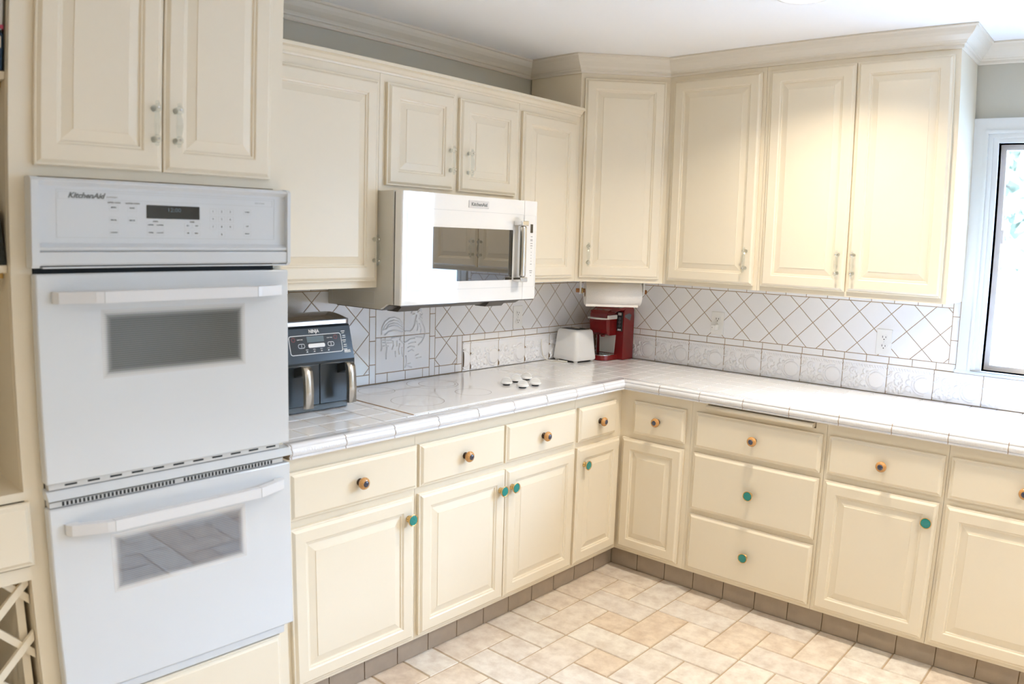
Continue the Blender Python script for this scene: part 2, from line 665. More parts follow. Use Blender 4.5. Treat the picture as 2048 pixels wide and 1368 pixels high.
def floor_tile(i0, i1, j0, j1):
    x0, x1 = GX + i0 * PX, GX + i1 * PX
    y0, y1 = GY + j0 * PY, GY + j1 * PY
    if x1 < 0.0 or x0 > XR_ or y0 < YF_ or y1 > 0.0:
        return
    x0, x1, ya, yb = max(x0, 0), min(x1, XR_), max(min(y0, y1), YF_), min(max(y0, y1), 0)
    if x1 - x0 < 0.02 or yb - ya < 0.02:
        return
    val = rnd.random()
    k = len(fb.bm.verts)
    g, ch = 0.0028, 0.0022
    A = [fb.v(x, y, -0.004) for x, y in ((x0 + g, ya + g), (x1 - g, ya + g), (x1 - g, yb - g), (x0 + g, yb - g))]
    g += ch
    B = [fb.v(x, y, 0.0) for x, y in ((x0 + g, ya + g), (x1 - g, ya + g), (x1 - g, yb - g), (x0 + g, yb - g))]
    for q in A + B:
        q[lay] = val
    for i in range(4):
        fb.f([A[i], A[(i + 1) % 4], B[(i + 1) % 4], B[i]])
    fb.f(B)


for i in range(-12, 40):
    for j in range(-12, 48):
        if (2 * i - j) % 5 == 0:        # square at cell (i,j)
            floor_tile(i, i + 1, j, j + 1)
            floor_tile(i, i + 2, j + 1, j + 2)
            floor_tile(i + 1, i + 2, j - 1, j + 1)
fb.m(1)
q = [fb.v(0, YF_, -0.0035), fb.v(XR_, YF_, -0.0035), fb.v(XR_, 0, -0.0035), fb.v(0, 0, -0.0035)]
fb.f(q)
fb.m(1).box(0, XR_, YF_, 0, -0.10, -0.006)
struct(fb.build('floor', [FLOORM, FGROUT]))

struct(MB().box(-0.12, XR_ + 0.12, YF_ - 0.12, 0.12, CEIL, CEIL + 0.12).build('ceiling', CEILP))
struct(MB().box(-0.12, 0, YF_ - 0.12, 0.12, -0.10, CEIL).build('wall_left', WALLP))
b = MB()
b.box(0, WIN1[0], 0, 0.12, -0.10, CEIL)
b.box(WIN1[1], XR_, 0, 0.12, -0.10, CEIL)
b.box(WIN1[0], WIN1[1], 0, 0.12, -0.10, WIN1[2])
b.box(WIN1[0], WIN1[1], 0, 0.12, WIN1[3], CEIL)
struct(b.build('wall_back', WALLP))
struct(MB().box(XR_, XR_ + 0.12, YF_ - 0.12, 0.12, -0.10, CEIL).build('wall_right', WALLP))
struct(MB().box(0, XR_, YF_ - 0.12, YF_, -0.10, CEIL).build('wall_front', WALLP))

# crown moulding round the room and round the tall units
CZ = 2.3335
crown = [(0, CZ), (0.007, CZ), (0.010, CZ + 0.004), (0.010, CZ + 0.014), (0.014, CZ + 0.017), (0.018, CZ + 0.017), (0.020, CZ + 0.022),
         (0.026, CZ + 0.029), (0.036, CZ + 0.037), (0.046, CZ + 0.045), (0.055, CZ + 0.056), (0.061, CZ + 0.066), (0.064, CZ + 0.069), (0.070, CZ + 0.069), (0.073, CZ + 0.072), (0.073, CEIL - 0.0005), (0, CEIL - 0.0005)]
path = [(0.62, -3.75), (0.62, -2.406), (0.0, -2.406), (0.0, -0.6185), (0.3154, -0.6185), (0.6185, -0.3154), (1.908, -0.3154), (1.908, 0.0), (XR_, 0.0), (XR_, YF_), (0.0, YF_), (0, -3.75)]
# travel so that the room is on the right-hand side
struct(MB().sweep(crown, path).build('trim_1', CROWNP))

# window over the sink: casing, reveal, sash, pane
b = MB(Fr('R', 0, 0))
fr0 = b.fr
x0, x1, z0, z1 = 1.985, 3.37, 1.067, 2.03
b.ringplate((1.908, 4.06, 1.067, 2.110), (1.954, 4.014, 1.067, 2.060), 0.0, 0.020)
b.ringplate((1.954, 4.014, 1.067, 2.060), (1.966, 4.002, 1.067, 2.048), 0.0, 0.024)
b.ringplate((1.966, 4.002, 1.067, 2.048), (1.985, 3.983, 1.067, 2.030), 0.0, 0.014)
b.ringplate((1.985, 3.983, 1.067, 2.030), (2.006, 3.95, 1.07, 2.010), -0.11, 0.008)
casing = b.build('trim_2', TRIMP)
struct(casing)
b = MB(fr0)
b.box(1.900, 4.07, -0.118, 0.016, 1.052, 1.0685, 0.003, 2)
struct(b.build('trim_3', TRIMP))
wd = MB(fr0)
wd.ringplate((2.006, 3.95, 1.07, 2.010), (2.028, 3.928, 1.092, 1.988), -0.085, -0.055)
wd.box(2.969, 2.987, -0.082, -0.058, 1.092, 1.988)
win = struct(wd.build('window_1', ALU))
MB(fr0).box(2.028, 3.928, -0.073, -0.070, 1.092, 1.988).build('window_pane', PANE, win)
MB(fr0).box(2.0285, 2.038, -0.066, -0.056, 1.60, 1.66, 0.002).build('window_latch', ALU, win)
# tiled toe kicks
for nm, kind, a0, a1, off in (('baseboard_left', 'L', -2.402, -0.5725, -0.72), ('baseboard_back', 'R', 0.5725, 2.975, 0.7215)):
    f_ = Fr(kind, 0, 0)
    b = MB(f_)
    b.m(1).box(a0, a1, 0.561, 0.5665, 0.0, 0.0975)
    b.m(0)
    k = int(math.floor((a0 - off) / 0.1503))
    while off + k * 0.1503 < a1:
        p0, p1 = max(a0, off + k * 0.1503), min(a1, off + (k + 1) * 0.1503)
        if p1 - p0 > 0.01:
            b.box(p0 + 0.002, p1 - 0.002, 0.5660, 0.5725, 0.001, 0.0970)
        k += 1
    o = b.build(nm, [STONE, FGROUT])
    o.rotation_euler = (0, 0, f_.rot())
    struct(o)

# ================================================================== CABINETS
CATG = 'cabinet'


def door_mesh(b, a0, a1, z0, z1, d, raised=True, th=0.020):
    """d = face of carcass; raised and fielded panel door or moulded drawer front"""
    r = lambda i, dd: (a0 + i, a1 - i, z0 + i, z1 - i, d + dd)
    rl = [r(0, 0.0008), r(0, th - 0.008), r(0.0020, th - 0.0068), r(0.0060, th - 0.0066), r(0.0068, th - 0.0056), r(0.0128, th - 0.0008), r(0.0142, th)]
    if raised:
        F_ = 0.053
        rl += [r(F_ - 0.004, th), r(F_ - 0.001, th - 0.0022), r(F_, th - 0.004), r(F_ + 0.005, th - 0.0048), r(F_ + 0.007, th - 0.0085), r(F_ + 0.010, th - 0.0088),
               r(F_ + 0.034, th - 0.0032), r(F_ + 0.0348, th - 0.0016)]
    b.rings(rl)


# one pull and the two knobs of which copies are made
def pull_mesh():
    b = MB(Fr('R', 0, 0))
    for s_ in (-1, 1):
        z = 0.038 * s_
        b.m(0).lathe((0, 0, z), 'd', [(0, 0.0075), (0.004, 0.009), (0.008, 0.0065), (0.018, 0.0065), (0.020, 0.0105), (0.028, 0.0112), (0.032, 0.0075)], 8, False, 0.5)
        b.m(1).lathe((0, 0, z), 'd', [(0.0305, 0.003), (0.0340, 0.0036), (0.0352, 0.002)], 10)
    pts, rr = [], []
    for k in range(13):
        t = -1 + 2 * k / 12
        pts.append((0, 0.021 + 0.006 * (1 - t * t), 0.030 * t))
        rr.append(0.0042 + 0.0032 * (1 - t * t))
    b.m(0)
    prev = None
    for (a_, d_, z_), r_ in zip(pts, rr):
        cur = [b.v(a_ + 1.25 * r_ * math.cos(2 * PI * (k + .5) / 8), d_ + r_ * 0.7 * math.sin(2 * PI * (k + .5) / 8), z_) for k in range(8)]
        if prev:
            for k in range(8):
                b.f([prev[k], prev[(k + 1) % 8], cur[(k + 1) % 8], cur[k]])
        else:
            b.f(cur)
        prev = cur
    b.f(prev)
    for s_ in (-1, 1):   # tail finials beyond the posts
        b.lathe((0, 0.024, 0.038 * s_), 'z', [(0.008 * s_, 0.004), (0.013 * s_, 0.0062), (0.018 * s_, 0.0035)], 8, False, 0.5)
    bmesh.ops.recalc_face_normals(b.bm, faces=b.bm.faces[:])
    me = bpy.data.meshes.new('pull_handle')
    b.bm.to_mesh(me)
    me.materials.append(CRYSTAL)
    me.materials.append(CHROME)
    return me


def knob_meshes():
    b = MB(Fr('R', 0, 0))
    b.m(0).lathe((0, 0, 0), 'd', [(0, 0.0125), (0.0025, 0.0125), (0.004, 0.008), (0.012, 0.0075), (0.014, 0.016), (0.0165, 0.0175), (0.0175, 0.0165)], 24)
    b.m(1).lathe((0, 0, 0), 'd', [(0.0165, 0.0168), (0.020, 0.0200), (0.025, 0.0205), (0.030, 0.0180), (0.0335, 0.0130), (0.0342, 0.0105)], 28)
    b.m(2).lathe((0, 0, 0), 'd', [(0.0330, 0.0110), (0.0352, 0.0105), (0.0372, 0.0080), (0.0382, 0.004)], 20)
    bmesh.ops.recalc_face_normals(b.bm, faces=b.bm.faces[:])
    k1 = bpy.data.meshes.new('round_knob')
    b.bm.to_mesh(k1)
    for m_ in (BRONZE, KORANGE, KBLUE):
        k1.materials.append(m_)
    b = MB(Fr('R', 0, 0))
    b.m(0).lathe((0, 0, 0), 'd', [(0, 0.012), (0.002, 0.012), (0.004, 0.009), (0.012, 0.0085), (0.016, 0.014), (0.021, 0.0200), (0.0255, 0.0212), (0.0268, 0.0204), (0.0258, 0.0180), (0.0235, 0.0174)], 28)
    b.m(1).lathe((0, 0, 0), 'd', [(0.0236, 0.0175), (0.0256, 0.0176), (0.0268, 0.0160), (0.0262, 0.012), (0.0258, 0.008), (0.0268, 0.003)], 24)
    bmesh.ops.recalc_face_normals(b.bm, faces=b.bm.faces[:])
    k2 = bpy.data.meshes.new('glass_knob')
    b.bm.to_mesh(k2)
    for m_ in (BRASS, TEAL):
        k2.materials.append(m_)
    return k1, k2


PULL = pull_mesh()
KNOB_O, KNOB_T = knob_meshes()


def hw(me, name, fr, a, d, z, parent, label):
    o = bpy.data.objects.new(name, me)
    col.objects.link(o)
    o.parent = parent
    o.location = fr.P(a, d, z)
    o['label'] = label
    return o


def pull(fr, a, d, z, parent):
    return hw(PULL, 'handle', fr, a, d, z, parent, 'clear cut-glass bow handle with chrome screws')


def oknob(fr, a, d, z, parent):
    return hw(KNOB_O, 'knob', fr, a, d, z, parent, 'amber ceramic knob with a dark blue centre')


def tknob(fr, a, d, z, parent):
    return hw(KNOB_T, 'knob', fr, a, d, z, parent, 'teal glass knob in a brass rim')


UB, UD = 1.352, 0.3154      # bottom and depth of the wall cabinets
BF = 0.6125                 # face of the base cabinets
BZ0, BZ1 = 0.0990, 0.8760


def carcass(b, a0, a1, d1, z0, z1):
    b.box(a0, a1, 0.0085, d1, z0, z1)


def base_unit(kind, a0, a1, label, doors=(), drawers=(), slot=False):
    f_ = Fr(kind, (a0 + a1) / 2, 0)
    t = thing('base_cabinet', f_, label, 'cabinet')
    b = MB(f_)
    g = 0.0004
    if not slot:
        b.box(a0 + g, a1 - g, 0.012, BF, BZ0, BZ1)
    else:
        b.box(a0 + g, a1 - g, 0.012, BF, BZ0, 0.846)
        b.box(a0 + g, slot[0] - 0.004, 0.012, BF, 0.846, BZ1)
        b.box(slot[1] + 0.004, a1 - g, 0.012, BF, 0.846, BZ1)
        b.box(slot[0] - 0.004, slot[1] + 0.004, 0.012, BF, 0.8725, BZ1)
    b.build('carcass', CREAM, t)
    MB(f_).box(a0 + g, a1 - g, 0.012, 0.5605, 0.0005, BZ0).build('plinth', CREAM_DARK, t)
    for (p0, p1, z0, z1, kn) in doors:
        b = MB(f_)
        door_mesh(b, p0, p1, z0, z1, BF)
        o = b.build('door', CREAM, t)
        if kn is not None:
            tknob(f_, kn, BF + 0.020, 0.577, o)
    for (p0, p1, z0, z1, kn, kz, kind_) in drawers:
        b = MB(f_)
        door_mesh(b, p0, p1, z0, z1, BF, raised=False)
        o = b.build('drawer', CREAM, t)
        if kn is not None:
            (oknob if kind_ == 'o' else tknob)(f_, kn, BF + 0.020, kz, o)
    return t


DZ = (0.117, 0.651)
RZ = (0.677, 0.829)
base_unit('L', -2.4045, -1.8800, 'cream base cabinet beside the wall ovens, below the air fryer, one door and one drawer',
          [(-2.390, -1.894, *DZ, -1.922)], [(-2.390, -1.875 - 0.005, *RZ, -2.131, 0.753, 'o')])
base_unit('L', -1.8795, -0.9700, 'wide cream base cabinet under the cooktop with two doors and two drawers',
          [(-1.869, -1.4235, *DZ, -1.456), (-1.4185, -0.977, *DZ, -1.389)],
          [(-1.868, -1.4335, *RZ, -1.652, 0.753, 'o'), (-1.4225, -0.983, *RZ, -1.203, 0.753, 'o')])


def corner_unit():
    fl, fr_ = Fr('L', 0, 0), Fr('R', 0, 0)
    t = bpy.data.objects.new('corner_cabinet', None)
    t.location = (0.3, -0.3, 0)
    t.empty_display_size = 0.05
    col.objects.link(t)
    tag(t, 'cream corner base cabinet, folding door wrapping the inner corner, small drawer on each side', 'cabinet')

    def fix(o, fr2):
        # children built in run frames; bring them into this empty's frame
        o.data = o.data.copy()
        o.data.transform(Matrix.Translation((-0.3, 0.3, 0)) @ Matrix.Rotation(fr2.rot(), 4, 'Z'))
        return o
    b = MB(WORLD)
    poly = [(0.012, -0.9695), (BF, -0.9695), (BF, -BF), (0.982, -BF), (0.982, -0.012), (0.012, -0.012)]
    b.prism(poly, BZ0, BZ1, 'z')
    o = b.build('carcass', CREAM, t)
    o.data.transform(Matrix.Translation((-0.3, 0.3, 0)))
    b = MB(WORLD)
    e = 0.5605
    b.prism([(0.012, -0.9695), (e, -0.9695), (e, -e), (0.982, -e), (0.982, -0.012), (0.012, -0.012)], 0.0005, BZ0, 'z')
    o = b.build('plinth', CREAM_DARK, t)
    o.data.transform(Matrix.Translation((-0.3, 0.3, 0)))
    b = MB(fl)
    door_mesh(b, -0.958, -0.6345, *DZ, BF)
    dl = fix(b.build('door', CREAM, t), fl)
    k = tknob(fl, 0, 0, 0, dl)
    k.location = (BF + 0.020 - 0.3, -0.913 + 0.3, 0.574)
    k.rotation_euler = (0, 0, PI / 2)
    b = MB(fl)
    door_mesh(b, -0.955, -0.675, *RZ, BF, raised=False)
    dr = fix(b.build('drawer', CREAM, t), fl)
    k = oknob(fl, 0, 0, 0, dr)
    k.location = (BF + 0.020 - 0.3, -0.808 + 0.3, 0.753)
    k.rotation_euler = (0, 0, PI / 2)
    b = MB(fr_)
    door_mesh(b, 0.6345, 0.957, *DZ, BF)
    fix(b.build('door', CREAM, t), fr_)
    b = MB(fr_)
    door_mesh(b, 0.689, 0.958, *RZ, BF, raised=False)
    dr = fix(b.build('drawer', CREAM, t), fr_)
    k = oknob(fr_, 0, 0, 0, dr)
    k.location = (0.823 - 0.3, -(BF + 0.020) + 0.3, 0.753)


corner_unit()
base_unit('R', 0.9825, 1.5790, 'cream base cabinet with three stacked drawers under the pull-out board', [],
          [(1.007, 1.567, 0.673, 0.829, 1.285, 0.753, 'o'), (1.006, 1.567, 0.396, 0.651, 1.286, 0.521, 't'), (1.007, 1.569, 0.118, 0.374, 1.287, 0.249, 't')],
          slot=(1.060, 1.529))
base_unit('R', 1.5795, 2.0340, 'cream base cabinet right of the three-drawer stack, single door and drawer',
          [(1.591, 2.022, *DZ, 1.990)], [(1.593, 2.025, *RZ, 1.808, 0.753, 'o')])
base_unit('R', 2.0345, 2.9800, 'cream sink base cabinet at the right edge below the window, wide drawer front',
          [(2.048, 2.505, *DZ, None), (2.510, 2.967, *DZ, 2.545)], [(2.047, 2.505, *RZ, 2.303, 0.753, 'o'), (2.510, 2.967, *RZ, 2.74, 0.753, 'o')])
# pull-out board
fb_ = Fr('R', 1.2945, 0.848)
b = MB(fb_)
b.box(1.0605, 1.5285, 0.18, 0.640, 0.850, 0.869, 0.0)
b.lathe((1.061, 0.638, 0.8595), 'a', [(0, 0.004), (0.0015, 0.009), (0.466, 0.009), (0.4675, 0.004)], 16)
t = b.build('pull_out_board', CREAM)
t.location = fb_.loc()
tag(t, 'cream pull-out cutting board with rounded edge above the three-drawer stack', 'board')


def upper_unit(kind, a0, a1, z0, z1, label, doors, depth=UD, name='wall_cabinet', d0=0.0088):
    f_ = Fr(kind, (a0 + a1) / 2, z0)
    t = thing(name, f_, label, 'cabinet')
    g = 0.0004
    b = MB(f_)
    # open-bottomed carcass: sides, top, frame and recessed bottom
    b.box(a0 + g, a1 - g, d0, depth, z0 + 0.02, z1)
    b.ringplate_h = None
    b.box(a0 + g, a1 - g, depth - 0.019, depth, z0, z0 + 0.02)
    b.box(a0 + g, a0 + 0.016, d0, depth - 0.019, z0, z0 + 0.02)
    b.box(a1 - 0.016, a1 - g, d0, depth - 0.019, z0, z0 + 0.02)
    b.build('carcass', CREAM, t)
    for (p0, p1, q0, q1, hx, hz) in doors:
        b = MB(f_)
        door_mesh(b, p0, p1, q0, q1, depth)
        o = b.build('door', CREAM, t)
        if hx is not None:
            pull(f_, hx, depth + 0.020, hz, o)
    return t


upper_unit('L', -2.4045, -1.8130, UB, 2.165, 'cream wall cabinet with one tall door between the oven tower and the microwave',
           [(-2.385, -1.826, 1.377, 2.096, -1.845, 1.490)])
upper_unit('L', -1.8125, -1.0505, 1.7055, 2.165, 'short cream wall cabinet with two small doors directly above the microwave',
           [(-1.785, -1.449, 1.727, 2.098, -1.474, 1.842), (-1.417, -1.074, 1.726, 2.094, -1.375, 1.840)])
upper_unit('L', -1.0500, -0.6190, UB, 2.165, 'narrow cream wall cabinet between the microwave and the diagonal corner cabinet',
           [(-1.038, -0.658, 1.372, 2.095, None, None)])
# cornice on the lower run of wall cabinets
cap = [(0, 2.127), (0.004, 2.127), (0.006, 2.133), (0.011, 2.137), (0.018, 2.148), (0.026, 2.152), (0.030, 2.153), (0.030, 2.164), (0.026, 2.1665), (0, 2.1665)]
o = MB().sweep(cap, [(UD + 0.0004, -2.4055), (UD + 0.0004, -0.6200)]).build('trim_4', CREAM)
struct(o)
# diagonal corner
fd = Fr('D', 0.0, UB)
t = thing('corner_wall_cabinet', fd, 'tall cream diagonal corner wall cabinet with one door, above the red coffee maker', 'cabinet')
WC = 2.4115
poly = [(0.0088, -0.6182), (0.3154, -0.6182), (0.6182, -0.3154), (0.6182, -0.0088), (0.0088, -0.0088)]
b = MB(Fr('W', 0, UB))
b.prism(poly, UB + 0.0, WC, 'z')
o = b.build('carcass', CREAM, t)
o.data.transform(Matrix.Rotation(-PI / 4, 4, 'Z'))
DF = (0.3154 + 0.6185) * S2
b = MB(fd)
door_mesh(b, -0.1955, 0.1925, 1.373, 2.308, DF)
o = b.build('door', CREAM, t)
pull(fd, -0.159, DF + 0.020, 1.483, o)
upper_unit('R', 0.6188, 1.1070, UB, WC, 'tall cream wall cabinet with a single door right of the diagonal corner cabinet',
           [(0.646, 1.089, 1.372, 2.312, 1.055, 1.487)])
upper_unit('R', 1.1075, 1.9080, UB, WC, 'tall cream wall cabinet with a pair of doors left of the window',
           [(1.127, 1.503, 1.373, 2.310, 1.471, 1.487), (1.510, 1.886, 1.375, 2.312, 1.536, 1.489)])

# ------------------------------------------------------------------ oven tower
TA0, TA1, TD = -3.100, -2.4060, 0.620
ft = Fr('L', (TA0 + TA1) / 2, 0)
t = thing('oven_tower_cabinet', ft, 'full-height cream cabinet that holds the white double ovens, two doors above', 'cabinet')
b = MB(ft)
b.box(TA0, TA1, 0.002, TD, 1.664, CEIL - 0.0005)      # box over the ovens
b.box(TA0, -3.0795, 0.002, TD, 0.0, 1.664)
b.box(-2.4330, TA1, 0.002, TD, 0.0, 1.664)
b.box(-3.0795, -2.4330, 0.002, TD, 0.0, 0.328)
b.build('carcass', CREAM, t)
for p0, p1, hx in ((-3.073, -2.7635, -2.789), (-2.7595, -2.449, -2.731)):
    b = MB(ft)
    door_mesh(b, p0, p1, 1.689, 2.340, TD)
    o = b.build('door', CREAM, t)
    pull(ft, hx, TD + 0.020, 1.806, o)
b = MB(ft)
door_mesh(b, -3.066, -2.441, 0.112, 0.330, TD, raised=False)
b.build('drawer', CREAM, t)

# ------------------------------------------------------------------ double oven
fo = Fr('L', -2.745, 0.334)
OV = thing('double_wall_oven', fo, 'white built-in double wall oven with two doors and a long control panel', 'oven')
A0, A1 = -3.088, -2.4055
b = MB(fo)
b.box(-3.076, -2.436, 0.06, 0.6205, 0.334, 1.660)
b.build('oven_body', DARKGAP, OV)
# control panel: frame + recessed face
b = MB(fo)
prof = [(0.6205, 1.457), (0.662, 1.457), (0.668, 1.462), (0.668, 1.487), (0.6675, 1.4885), (0.664, 1.4895), (0.664, 1.4915), (0.668, 1.494), (0.668, 1.499), (0.655, 1.509), (0.655, 1.641), (0.668, 1.650), (0.668, 1.653), (0.664, 1.658), (0.652, 1.660), (0.6205, 1.660)]
b.prism(prof, A0 + 0.012, A1 - 0.010, 'a')
cheek = [(0.6205, 1.452), (0.664, 1.452), (0.671, 1.460), (0.671, 1.652), (0.664, 1.660), (0.650, 1.662), (0.6205, 1.662)]
b.prism(cheek, A0 - 0.004, A0 + 0.013, 'a', 0.003, 2)
b.prism(cheek, A1 - 0.011, A1 - 0.001, 'a', 0.003, 2)
cp = b.build('control_panel', ENAMEL, OV)
b = MB(fo)
b.box(A0 + 0.012, A1 - 0.010, 0.6605, 0.6650, 1.4890, 1.4905)
b.build('seam', PRINT, cp)
# display
b = MB(fo)
b.box(-2.814, -2.672, 0.6535, 0.6566, 1.571, 1.604, 0.001)
b.build('display', DISPLAY, cp)
text('12:00', fo, -2.742, 0.6570, 1.593, 0.014, LCD, cp, 'clock_digits', sx=1.2)
# thin printed outline
b = MB(fo)
b.ringplate((-3.032, -2.450, 1.522, 1.634), (-3.0312, -2.4508, 1.5228, 1.6332), 0.6548, 0.6554)
b.ringplate((-3.027, -2.456, 1.612, 1.629), (-3.0263, -2.4567, 1.6127, 1.6283), 0.6548, 0.6554)
b.build('panel_outline', PRINTL, cp)
text('KitchenAid', fo, -3.005, 0.6553, 1.6205, 0.0175, PRINT, cp, 'brand_lettering', shear=0.35, bold=0.0006, sx=1.08, align='LEFT')
text('SUPERBA', fo, -2.915, 0.6553, 1.6190, 0.0065, PRINTL, cp, 'model_lettering', shear=0.3, sx=1.1, align='LEFT')
text('SELF-CLEAN', fo, -2.495, 0.6553, 1.6200, 0.0055, PRINTL, cp, 'print_lettering')
for s_, a, z, h in (('UPPER OVEN', -2.895, 1.6065, 0.0055), ('LOWER OVEN', -2.849, 1.6060, 0.0055), ('BAKE', -2.896, 1.595, 0.0055), ('BAKE', -2.850, 1.595, 0.0055),
                    ('BROIL', -2.896, 1.565, 0.0055), ('BROIL', -2.850, 1.565, 0.0055), ('CLEAN', -2.896, 1.535, 0.0055),
                    ('UPPER', -2.803, 1.555, 0.005), ('LOWER', -2.779, 1.555, 0.005), ('TIMER', -2.803, 1.536, 0.005), ('CLOCK', -2.779, 1.536, 0.005),
                    ('SET', -2.704, 1.555, 0.005), ('OFF', -2.680, 1.555, 0.005), ('HR', -2.704, 1.536, 0.005), ('MIN', -2.681, 1.536, 0.005),
                    ('OVEN', -2.791, 1.5640, 0.005), ('TIMER', -2.693, 1.5645, 0.005),
                    ('START', -2.533, 1.595, 0.005), ('OFF', -2.533, 1.557, 0.005), ('LIGHT', -2.533, 1.537, 0.005)):
    text(s_, fo, a, 0.6553, z, h, PRINT, cp, 'key_lettering')
for k, (s_, a, z) in enumerate((('1', -2.634, 1.594), ('2', -2.609, 1.594), ('3', -2.584, 1.594), ('4', -2.634, 1.574), ('5', -2.609, 1.574), ('6', -2.584, 1.574), ('7', -2.634, 1.554), ('8', -2.609, 1.554), ('9', -2.584, 1.554), ('0', -2.609, 1.534))):
    text(s_, fo, a, 0.6553, z, 0.0075, PRINT, cp, 'key_digit')
for (a, z, wd_, hh) in [(-2.896, 1.594, .011, .0075), (-2.850, 1.594, .011, .0075), (-2.896, 1.565, .011, .0075), (-2.850, 1.565, .011, .0075), (-2.896, 1.535, .011, .0075), (-2.533, 1.595, .011, .007), (-2.533, 1.557, .011, .007), (-2.533, 1.537, .011, .007)] + [(a, z, .0095, .007) for a in (-2.634, -2.609, -2.584) for z in (1.594, 1.574, 1.554)] + [(-2.609, 1.534, .0095, .007)] + [(a, z, .010, .0075) for a in (-2.803, -2.779, -2.704, -2.681) for z in (1.555, 1.536)]:
    b = MB(fo)
    b.ringplate((a - wd_, a + wd_, z - hh, z + hh), (a - wd_ + .0005, a + wd_ - .0005, z - hh + .0005, z + hh - .0005), 0.6548, 0.65515)
    b.build('key_outline', PRINTL, cp)
# louvre strip between control panel and upper door
b = MB(fo)
b.box(A0 + 0.02, A1 - 0.005, 0.640, 0.6645, 1.4505, 1.4545, 0.001)
b.build('air_louvre', ENAMEL, OV)


def oven_door(z0, z1, wa0, wa1, wz0, wz1, hz, wm):
    b = MB(fo)
    b.box(A0 + 0.004, A1 - 0.002, 0.6225, 0.6600, z0, z1, 0.004, 2)
    d = b.build('oven_door', ENAMEL, OV)
    # thin dark edge gasket behind the panel
    MB(fo).box(A0 + 0.008, A1 - 0.006, 0.6210, 0.6224, z0 + 0.004, z1 - 0.004).build('door_gasket', DARKGAP, d)
    # fritted window: nested rectangles carrying the 'clear' value
    b = MB(fo)
    ly = b.bm.verts.layers.float.new('clear')
    prev = None
    for k, (g, val) in enumerate(((0.016, 0.0), (0.008, 0.25), (0.0, 0.8), (-0.008, 1.0))):
        cur = [b.v(p, 0.6604, q_) for p, q_ in ((wa0 - g, wz0 - g), (wa1 + g, wz0 - g), (wa1 + g, wz1 + g), (wa0 - g, wz1 + g))]
        for c_ in cur:
            c_[ly] = val
        if prev:
            for i in range(4):
                b.f([prev[i], prev[(i + 1) % 4], cur[(i + 1) % 4], cur[i]])
        prev = cur
    b.f(prev)
    b.build('oven_window', wm, d, recalc=True)
    # handle: bar with swept ends
    h = 0.0135
    outer = [(-3.049, 0.6605), (-3.049, 0.672), (-3.040, 0.684), (-2.962, 0.711), (-2.945, 0.714), (-2.535, 0.714), (-2.520, 0.711), (-2.444, 0.684), (-2.436, 0.672), (-2.436, 0.6605)]
    inner = [(-2.462, 0.6605), (-2.470, 0.672), (-2.530, 0.692), (-2.540, 0.694), (-2.940, 0.694), (-2.955, 0.692), (-3.015, 0.672), (-3.022, 0.6605)]
    b = MB(fo)
    b.prism(outer + inner, hz - h, hz + h, 'z', 0.003, 2)
    hd = b.build('handle', HANDLEW, d)
    for a in (-2.9435, -2.534):
        MB(fo).box(a - 0.0007, a + 0.0007, 0.693, 0.7146, hz - h - 0.0003, hz + h + 0.0003).build('handle_seam', PRINTL, hd)
    return d


oven_door(0.9385, 1.4385, -2.9190, -2.5610, 1.1975, 1.334, 1.3835, OVENWIN)
oven_door(0.3720, 0.8775, -2.9225, -2.5735, 0.6435, 0.769, 0.8235, OVENWIN2)
# vent trim between the doors
b = MB(fo)
b.prism([(0.6205, 0.8990), (0.664, 0.8990), (0.669, 0.9015), (0.652, 0.9200), (0.6205, 0.9225)], A0 + 0.004, A1 + 0.002, 'a')
b.build('middle_trim', ENAMEL, OV)
b = MB(fo)
b.box(A0 + 0.012, A1 - 0.03, 0.6205, 0.6480, 0.9225, 0.9365)
ht = b.build('hinge_trim', PLASTG, OV)
for k in range(11):
    a = A0 + 0.05 + k * 0.056
    MB(fo).box(a, a + 0.030, 0.6475, 0.6486, 0.9285, 0.9330).build('hinge_slot', DARKGAP, ht)
b = MB(fo)
b.box(A0 + 0.010, A1 - 0.02, 0.6205, 0.6500, 0.8790, 0.8915)
vg = b.build('vent_grille', PLASTG, OV)
for k0, k1 in ((0, 29), (31, 58)):
    b = MB(fo)
    for k in range(k0, k1):
        a = A0 + 0.040 + k * 0.0102
        b.box(a, a + 0.0052, 0.6495, 0.6507, 0.8805, 0.8905)
    b.build('vent_slot_row', DARKGAP, vg)
# bottom trim
b = MB(fo)
b.prism([(0.6205, 0.334), (0.634, 0.334), (0.648, 0.344), (0.650, 0.366), (0.646, 0.3715), (0.6205, 0.3715)], A0 + 0.05, A1 - 0.030, 'a')
b.build('bottom_trim', ENAMEL, OV)

# ------------------------------------------------------------------ open shelf unit left of the tower
fs = Fr('L', -3.43, 0)
SH = thing('open_shelf_cabinet', fs, 'tall cream open shelf unit at the left edge, drawer and lattice rack below', 'shelf unit')
sa0, sa1 = -3.76, -3.1000
b = MB(fs)
b.box(-3.127, sa1, 0.60, 0.6200, 0.0, CEIL - 0.0005)        # right stile
b.box(sa0, -3.70, 0.60, 0.6200, 0.0, CEIL - 0.0005)         # left stile
for z0, z1 in ((0.0, 0.115), (0.700, 0.735), (0.902, 0.9225), (2.30, CEIL - 0.0005)):
    b.box(-3.70, -3.127, 0.60, 0.6200, z0, z1)
b.box(-3.1275, sa1, 0.02, 0.60, 0.0, CEIL - 0.0005)
b.box(sa0, -3.72, 0.02, 0.60, 0.0, CEIL - 0.0005)
b.box(-3.72, -3.1275, 0.02, 0.60, 0.904, 0.9225)
b.box(-3.72, -3.1275, 0.02, 0.60, 0.70, 0.715)
b.build('carcass', CREAM, SH)
MB(fs).box(-3.72, -3.1275, 0.002, 0.02, 0.0, CEIL - 0.001).build('back_panel', CREAM_DARK, SH)
